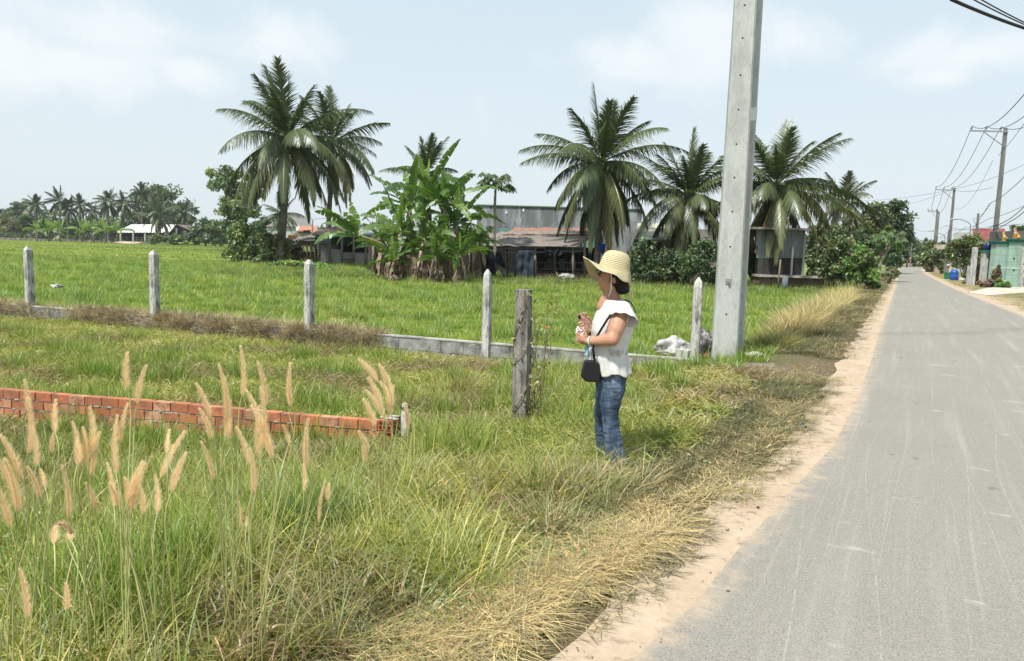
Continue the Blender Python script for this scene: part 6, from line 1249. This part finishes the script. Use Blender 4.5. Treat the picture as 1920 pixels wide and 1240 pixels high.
# hair
mb = MB(); mb.ell(w(1157, 508), (.088, .088, .088)); mb.ell(w(1165, 522), (.070, .086, .062)); mb.ell(w(1167, 533), (.062, .080, .040)); o = bake(mb, 'hair', mat('black_hair', (.006, .005, .004), .6, stretch=(1, 1, .2), bump=.8, bscale=160, bd=.003), PR, .007, 2)
for v_ in o.data.vertices:
    if v_.co.x < w(1143, 0).x: v_.co.x = w(1143, 0).x + (v_.co.x - w(1143, 0).x) * .25
# blouse
bl_m = mat('white_blouse', (.62, .605, .58), .8, (.55, .535, .51), 3, .15, 30, bd=.004)
prof = [(552, 1135, 1166, .085), (557, 1131, 1172, .12), (564, 1128, 1179, .158), (573, 1123, 1185, .178), (585, 1117, 1188.5, .183), (598, 1111, 1188.5, .175), (610, 1108.5, 1186.5, .17), (622, 1110, 1183.5, .165), (634, 1108, 1180, .162), (644, 1106.5, 1178, .162), (650, 1105.5, 1178, .163), (662, 1106, 1179.5, .172), (675, 1108, 1181, .18), (688, 1111, 1183.5, .186)]
n = 96; b = MB(); rows = 64
def blouse(u, v):                                       # v height 0..1 , u angle
    yy = 552 + (690 - 552) * v; x0 = np.interp(yy, [p[0] for p in prof], [p[1] for p in prof]); x1 = np.interp(yy, [p[0] for p in prof], [p[2] for p in prof]); hw = np.interp(yy, [p[0] for p in prof], [p[3] for p in prof])
    a = 2 * math.pi * u; ca, sa = math.cos(a), math.sin(a); cx = (x0 + x1) / 2; rx = (x1 - x0) / 2
    sx = abs(ca) ** .85 * (1 if ca > 0 else -1); sy = abs(sa) ** .85 * (1 if sa > 0 else -1)
    low = sm(.62, 1, v); gather = math.exp(-((v - .70) / .035) ** 2) * (1 if sa < .3 else .2) * sm(-.7, .1, ca)
    gather *= .12; fold = low * (.0085 * math.sin(a * 17 + 2 * math.sin(a * 3)) + .004 * math.sin(a * 31)) - .010 * gather * (1 + .8 * math.sin(a * 40)) + (1 - low) * .005 * noise.noise((ca * 3, sa * 3, v * 5)) + .006 * noise.noise((ca * 2.2 + v * 6, sa * 2.2, v * 2)) 
    # pull folds running down from gather toward the front
    fold += .006 * math.sin((v * 34 + ca * 10)) * sm(-.2, -.8, ca) * sm(.6, .8, v) * (1 - sm(.9, 1, v))
    hem = 0
    if v > .9: hem = (v - .9) * 10 * (3.2 * math.sin(a * 6 + 1.2))
    p = w(cx + rx * sx, yy + hem, 0); p.y = hw * sy; d = Vector((ca, sa, 0)); return p + d * fold
b.grid(lambda u, v: blouse(u, v), n, rows); bo = b.build('blouse', bl_m, PR)
so = bo.modifiers.new('t', 'SOLIDIFY'); so.thickness = .004; so.offset = 1
# cap sleeves
sl = MB()
for s_ in (-1, 1):
    S0 = w(1159, 562, .105 * s_); E0 = w(1163, 582, .188 * s_)
    def slv(u, v, s_=s_):
        a = 2 * math.pi * u; t = v; c = S0.lerp(E0, t); r = .066 + .022 * t
        axis = (E0 - S0).normalized(); u1_ = Vector((1, 0, 0)); u1_ = (u1_ - axis * u1_.dot(axis)).normalized(); u2_ = axis.cross(u1_)
        ext = .045 * t * math.cos(a) + .02 * t
        return c + u1_ * math.cos(a) * r * 1.12 + u2_ * math.sin(a) * r * .82 + axis * ext + Vector((0, 0, .004 * math.sin(a * 9) * t))
    sl.grid(slv, 48, 12)
so_ = sl.build('sleeves', bl_m, PR); k = so_.modifiers.new('t', 'SOLIDIFY'); k.thickness = .004
mb = MB()                                               # neckline edge and gathered frill
mb.tube([w(1150.5 + 17.5 * math.cos(a), 555 - 4 * math.cos(a) , .088 * math.sin(a)) for a in [2 * math.pi * k / 40 for k in range(41)]], .005, 6); 
rg = random.Random(2)
for k in range(46):
    u = rg.random(); x_ = 1140 + 36 * u; y_ = 647 + rg.uniform(-3.5, 3.5) + 2 * u; hw_ = .165 * math.sqrt(max(.05, 1 - ((x_ - 1142) / 37) ** 2)); p = w(x_, y_, -hw_ - .004); mb.tube([p + Vector((rg.uniform(-.008, .008), 0, -.014)), p + Vector((0, -.006, 0)), p + Vector((rg.uniform(-.008, .008), 0, .014))], .0022, 5)
mb.build('gathers', bl_m, PR)
# jeans
jm = mat('denim', (.035, .058, .10), .85, (.17, .225, .30), 3.5, .3, 120, stretch=(2.2, 2.2, .8), lo=.40, hi=.75, col3=(.07, .10, .16), bd=.002)
b = MB()
b.tube([w(1144, 680, 0), w(1145, 690, 0), w(1146, 702, 0), w(1146, 716, 0)], [.118, .122, .124, .11], 28, ry=[.15, .158, .162, .145], up=(0, 1, 0))
LEG = {-1: [(700, 1121, 1172), (720, 1120.5, 1171), (745, 1122, 1163), (770, 1126, 1158), (795, 1129, 1161), (815, 1132, 1165), (840, 1134, 1170), (866, 1135, 1174)], 1: [(700, 1120, 1170), (720, 1119, 1168), (745, 1118, 1154), (770, 1117, 1146), (795, 1118, 1147), (815, 1119, 1149), (840, 1121, 1153), (866, 1121, 1156)]}
for s_ in (-1, 1):
    P_ = []; rx = []; ry = []
    for (yy, a0, a1) in LEG[s_]:
        P_.append(w((a0 + a1) / 2, yy, s_ * (.078 if yy < 760 else .080))); rx.append((a1 - a0) / 500); ry.append(min(.088, (a1 - a0) / 500 * 1.0))
    P2 = []; r1 = []; r2 = []
    for k in range(60):
        t = k / 59 * (len(P_) - 1); j = min(len(P_) - 2, int(t)); f = t - j; f = f * f * (3 - 2 * f) * .5 + f * .5; P2.append(P_[j].lerp(P_[j + 1], f)); wr_ = .0012 * math.sin(k * 1.7) * (1 if 20 < k < 40 or k > 48 else .4) + .003 * noise.noise((k * .5, s_, 0)); r1.append(rx[j] * (1 - f) + rx[j + 1] * f + wr_); r2.append(ry[j] * (1 - f) + ry[j + 1] * f + wr_)
    b.tube(P2, r1, 28, ry=r2, up=(0, 1, 0))
jo = bake(b, 'jeans', jm, PR, .0065, 2)
for v_ in jo.data.vertices:
    p = v_.co; c = .0045 * noise.noise((p.x * 12, p.y * 9, p.z * 24)) + .0035 * noise.noise((p.x * 20, p.y * 20, p.z * 55)); v_.co = p + v_.normal * c
mb = MB(); mb.tube([w(1147 + .5 * math.sin(k), 690 + k * 8.5, -.163 + (.0 if k < 6 else .0)) for k in range(3)], .003, 5); mb.build('side_seam', mat('seam', (.10, .13, .2), .9), PR)
# shoes
mb = MB()
for s_, fx in ((-1, 0), (1, -4)): mb.ell(w(1138 + fx, 866, .085 * s_), (.12, .045, .03)); 
mb.build('shoes', mat('shoe', (.05, .045, .045), .6), PR)
# hat
HT = thing('straw_hat', 'wide brimmed pale yellow straw sun hat worn by the woman', 'hat', wb)
def straw():
    m = bpy.data.materials.new('straw_weave'); m.use_nodes = True; n_ = N(m.node_tree); b_ = n_.n['Principled BSDF']; b_.inputs['Roughness'].default_value = .8
    t_ = n_.add('ShaderNodeAttribute', attribute_name='tt').outputs['Fac']; wv = n_.m('SINE', n_.m('MULTIPLY', t_, 6.283 * 30)); f = n_.ramp(wv, -1, .3)
    v = n_.add('ShaderNodeTexCoord').outputs['Object']; c = n_.mix(f, (.55, .43, .20), (.78, .70, .46)); c = n_.mix(1, c, n_.mix(n_.noise(v, 130, 3), (.8, .8, .8), (1.15, 1.15, 1.15)), 'MULTIPLY')
    n_.l.new(c, b_.inputs['Base Color']); n_.l.new(n_.add('ShaderNodeBump', i={'Strength': .7, 'Distance': .004, 'Height': wv}).outputs[0], b_.inputs['Normal'])
    tr = n_.add('ShaderNodeBsdfTranslucent', i={0: c}); mx = n_.add('ShaderNodeMixShader', i={0: .18, 1: b_.outputs[0], 2: tr.outputs[0]}); n_.l.new(mx.outputs[0], n_.n['Material Output'].inputs[0]); return m
ax = Vector((.20, 0, 1)).normalized(); hcx = w(1154, 489); TX = Vector((1, 0, -.20)).normalized(); TYv = Vector((0, 1, 0))
crn = [(0, .108), (.03, .107), (.055, .102), (.078, .090), (.094, .070), (.103, .042), (.108, .012), (.112, -.014), (.118, -.026)]
b = MB(); m_n = 64; prof_h = []
for k in range(len(crn) - 1):
    for j in range(3): f = j / 3; prof_h.append((crn[k][0] * (1 - f) + crn[k + 1][0] * f, crn[k][1] * (1 - f) + crn[k + 1][1] * f, 0))
for j in range(15): prof_h.append((.118 + .118 * j / 14, -.026, j / 14))
for j, (r_, z_, br) in enumerate(prof_h):
    ring = []
    for q in range(m_n):
        a = 2 * math.pi * q / m_n; ca, sa = math.cos(a), math.sin(a); r = r_ * (1 + .03 * math.sin(a * 2 + 1) * br); dz = z_
        if br > 0:
            front = max(0, -ca); back = max(0, ca); side = abs(sa)
            if sa > 0: dz -= br * (.115 * side ** 1.3 + .0 * front) + br * .03 * back
            else: dz -= br * (.035 * side)
            dz -= br ** 1.2 * .045 * back + br * .012; dz += br * .055 * front ** 2 - br * .05 * (1 if sa > 0 else .0) * front * side * 1.2
            dz += br * .007 * math.sin(a * 7 + 1); r -= br * (.035 if sa > 0 else .02) * side; r -= br * .095 * back ** 1.3; dz -= br * .02 * back
        p = hcx + TX * (ca * r * (1.0 if br == 0 else 1.02)) + TYv * (sa * r * .92) + ax * dz; ring.append(p)
    b.vs(ring, [j / len(prof_h)] * m_n)
for j in range(len(prof_h) - 1):
    for q in range(m_n): i = j * m_n + q; k = j * m_n + (q + 1) % m_n; b.f.append((i, k, k + m_n, i + m_n))
hb_ = b.build('hat_body', straw(), HT); k = hb_.modifiers.new('t', 'SOLIDIFY'); k.thickness = .003
mb = MB(); c0 = w(1177, 517, -.03); ym = mat('yellow_flower', (.80, .45, .04), .6); rg = random.Random(7)
for k in range(34): a = Vector([rg.gauss(0, 1) for _ in range(3)]).normalized(); mb.ell(c0 + Vector((a.x * .012, a.y * .022, a.z * .034)), (.009, .012, .009), 7, 5)
mb.build('flower_trim', ym, HT); mb = MB()
for k in range(7):
    a0 = w(1179 + rg.uniform(-2, 2), 526, rg.uniform(-.04, .02)); mb.tube([a0, a0 + Vector((.018 * rg.random() + .01, 0, -.03)), a0 + Vector((.03 * rg.random() + .01, rg.uniform(-.02, .02), -.06 - .02 * rg.random())), a0 + Vector((rg.uniform(-.01, .035), rg.uniform(-.02, .02), -.10 - .03 * rg.random()))], .0022, 5)
mb.build('ribbon_ends', mat('ribbon', (.72, .62, .36), .7), HT); mb = MB()
mb.tube([w(1144.5, 497, -.082), w(1144.5, 515, -.085), w(1144.5, 532, -.075), w(1143, 540, -.06), w(1140, 549, -.03), w(1138, 553, -.01), w(1138, 545, .02), w(1140, 530, .06), w(1144, 505, .08)], .0042, 8)
mb.ell(w(1138.5, 551, -.02), (.009, .009, .016), 8, 6); mb.build('chin_cord', white, HT)
# bag, strap, phone, mask, bracelet
BG_ = thing('handbag', 'small black crossbody bag hanging in front of the woman\'s hip', 'handbag', wb); bm = mat('black_leather', (.012, .012, .013), .5, bump=.2, bscale=80, bd=.002); mb = MB()
c = [(1094, 663), (1108, 663), (1121, 668), (1122, 703), (1096, 703), (1086, 693)]
i = mb.vs([w(x_, y_, -.10) for x_, y_ in c] + [w(x_, y_, -.17) for x_, y_ in c] ); k = len(c); mb.f += [tuple(range(i, i + k)), tuple(reversed(range(i + k, i + 2 * k)))] + [(i + a, i + k + a, i + k + (a + 1) % k, i + (a + 1) % k) for a in range(k)]
o = mb.build('bag_body', bm, BG_, False); q = o.modifiers.new('b', 'BEVEL'); q.width = .012; q.segments = 3
mb = MB(); i = 0; P_ = [w(1112, 664, -.15), w(1108, 640, -.165), w(1115, 618, -.172), w(1124, 602, -.178), w(1133, 587, -.183), w(1142, 574, -.180), w(1152, 563, -.155), w(1160, 556, -.13), w(1168, 553.5, -.12), w(1176, 556, -.11), w(1183, 564, -.09), w(1188.5, 577, -.07)]
for r_ in (0,): 
    L1 = []; L2 = []
    for j, p in enumerate(P_):
        d = (P_[min(j + 1, len(P_) - 1)] - P_[max(0, j - 1)]).normalized(); s_ = d.cross(Vector((0, -1, .0)) if j < 7 else Vector((.3, -.5, .8))).normalized() * .0085; p = p + (Vector((0, -.012, 0)) if j < 7 else Vector((.006, -.006, .012))); L1.append(p - s_); L2.append(p + s_)
    mb.strip(L1, L2)
o = mb.build('strap', bm, BG_); q = o.modifiers.new('t', 'SOLIDIFY'); q.thickness = .004
PH_ = thing('phone', 'phone in a beige case with a red swirl pattern held in her right hand', 'phone', wb)
def pcase():
    m = bpy.data.materials.new('patterned_case'); m.use_nodes = True; n_ = N(m.node_tree); b_ = n_.n['Principled BSDF']; b_.inputs['Roughness'].default_value = .4; v = n_.add('ShaderNodeTexCoord').outputs['Object']
    c = n_.mix(n_.ramp(n_.noise(v, 60, 4), .4, .6), (.45, .35, .24), (.30, .22, .15)); w1 = n_.noise(v, 34, 2, .5, 1.5); l = n_.m('SUBTRACT', 1, n_.ramp(n_.m('ABSOLUTE', n_.m('SUBTRACT', w1, .5)), .02, .06)); c = n_.mix(l, c, (.28, .01, .02)); n_.l.new(c, b_.inputs['Base Color']); return m
MP = Matrix((pw, bd, pn)).transposed(); mb = MB(); mb.box(phc, (.076, .158, .011), M=MP); o = mb.build('case', pcase(), PH_, False); q = o.modifiers.new('b', 'BEVEL'); q.width = .006; q.segments = 3
mb = MB(); mb.box(phc + bd * .058 + e * .022 + pn * .0065, (.022, .030, .003), M=MP); mb.build('camera_bump', mat('cam_black', (.02, .02, .02), .2), PH_, False)
mb = MB(); mb.box(phc - pn * .0065, (.070, .150, .002), M=MP); mb.build('screen', mat('screen', (.01, .01, .012), .1), PH_, False)
mk = MB(); q0 = w(1097, 634, -.10); mk.grid(lambda u, v: q0 + Vector((.0 + .026 * u + .004 * math.sin(v * 9), .012 * math.sin(u * 5 + v * 3), -.085 * v)), 8, 10); mk.tube([q0 + Vector((.003, 0, -.083)), q0 + Vector((.006, -.004, -.12)), q0 + Vector((.02, 0, -.10)), q0 + Vector((.024, 0, -.083))], .0015, 5)
o = mk.build('face_mask', mat('mask_blue', (.25, .50, .68), .8)); o.location = wb; tag(o, 'pale blue face mask dangling from her hands', 'face mask')
tk = MB(); q0 = w(1088, 612, -.03); tk.grid(lambda u, v: q0 + Vector((-.032 + .06 * u, .02 * noise.noise((u * 3, v * 3, 1)), -.03 + .05 * v + .014 * math.sin(u * 7))), 10, 8); o = tk.build('tissue', mat('tissue_white', (.8, .82, .85), .9)); o.location = wb; tag(o, 'crumpled white tissue held against the phone hand', 'tissue')
br = MB(); c_ = w(1104.5, 628.5, -.14); d = (wr - el).normalized(); u1_ = d.orthogonal().normalized(); u2_ = d.cross(u1_); br.tube([c_ + u1_ * math.cos(a) * .037 + u2_ * math.sin(a) * .037 for a in [2 * math.pi * k / 24 for k in range(25)]], .0055, 8, cap=False); o = br.build('bracelet', mat('jade', (.50, .62, .55), .25)); o.location = wb; tag(o, 'pale green bangle on her left wrist', 'bracelet')

for k_ in (PR, HT, BG_, PH_, sg_): k_.scale = (.968,) * 3
for k_ in S.collection.objects:
    if k_.name.split('.')[0] in ('face_mask', 'tissue', 'bracelet'): k_.scale = (.968,) * 3
haze()
S.cycles.volume_bounces = 0
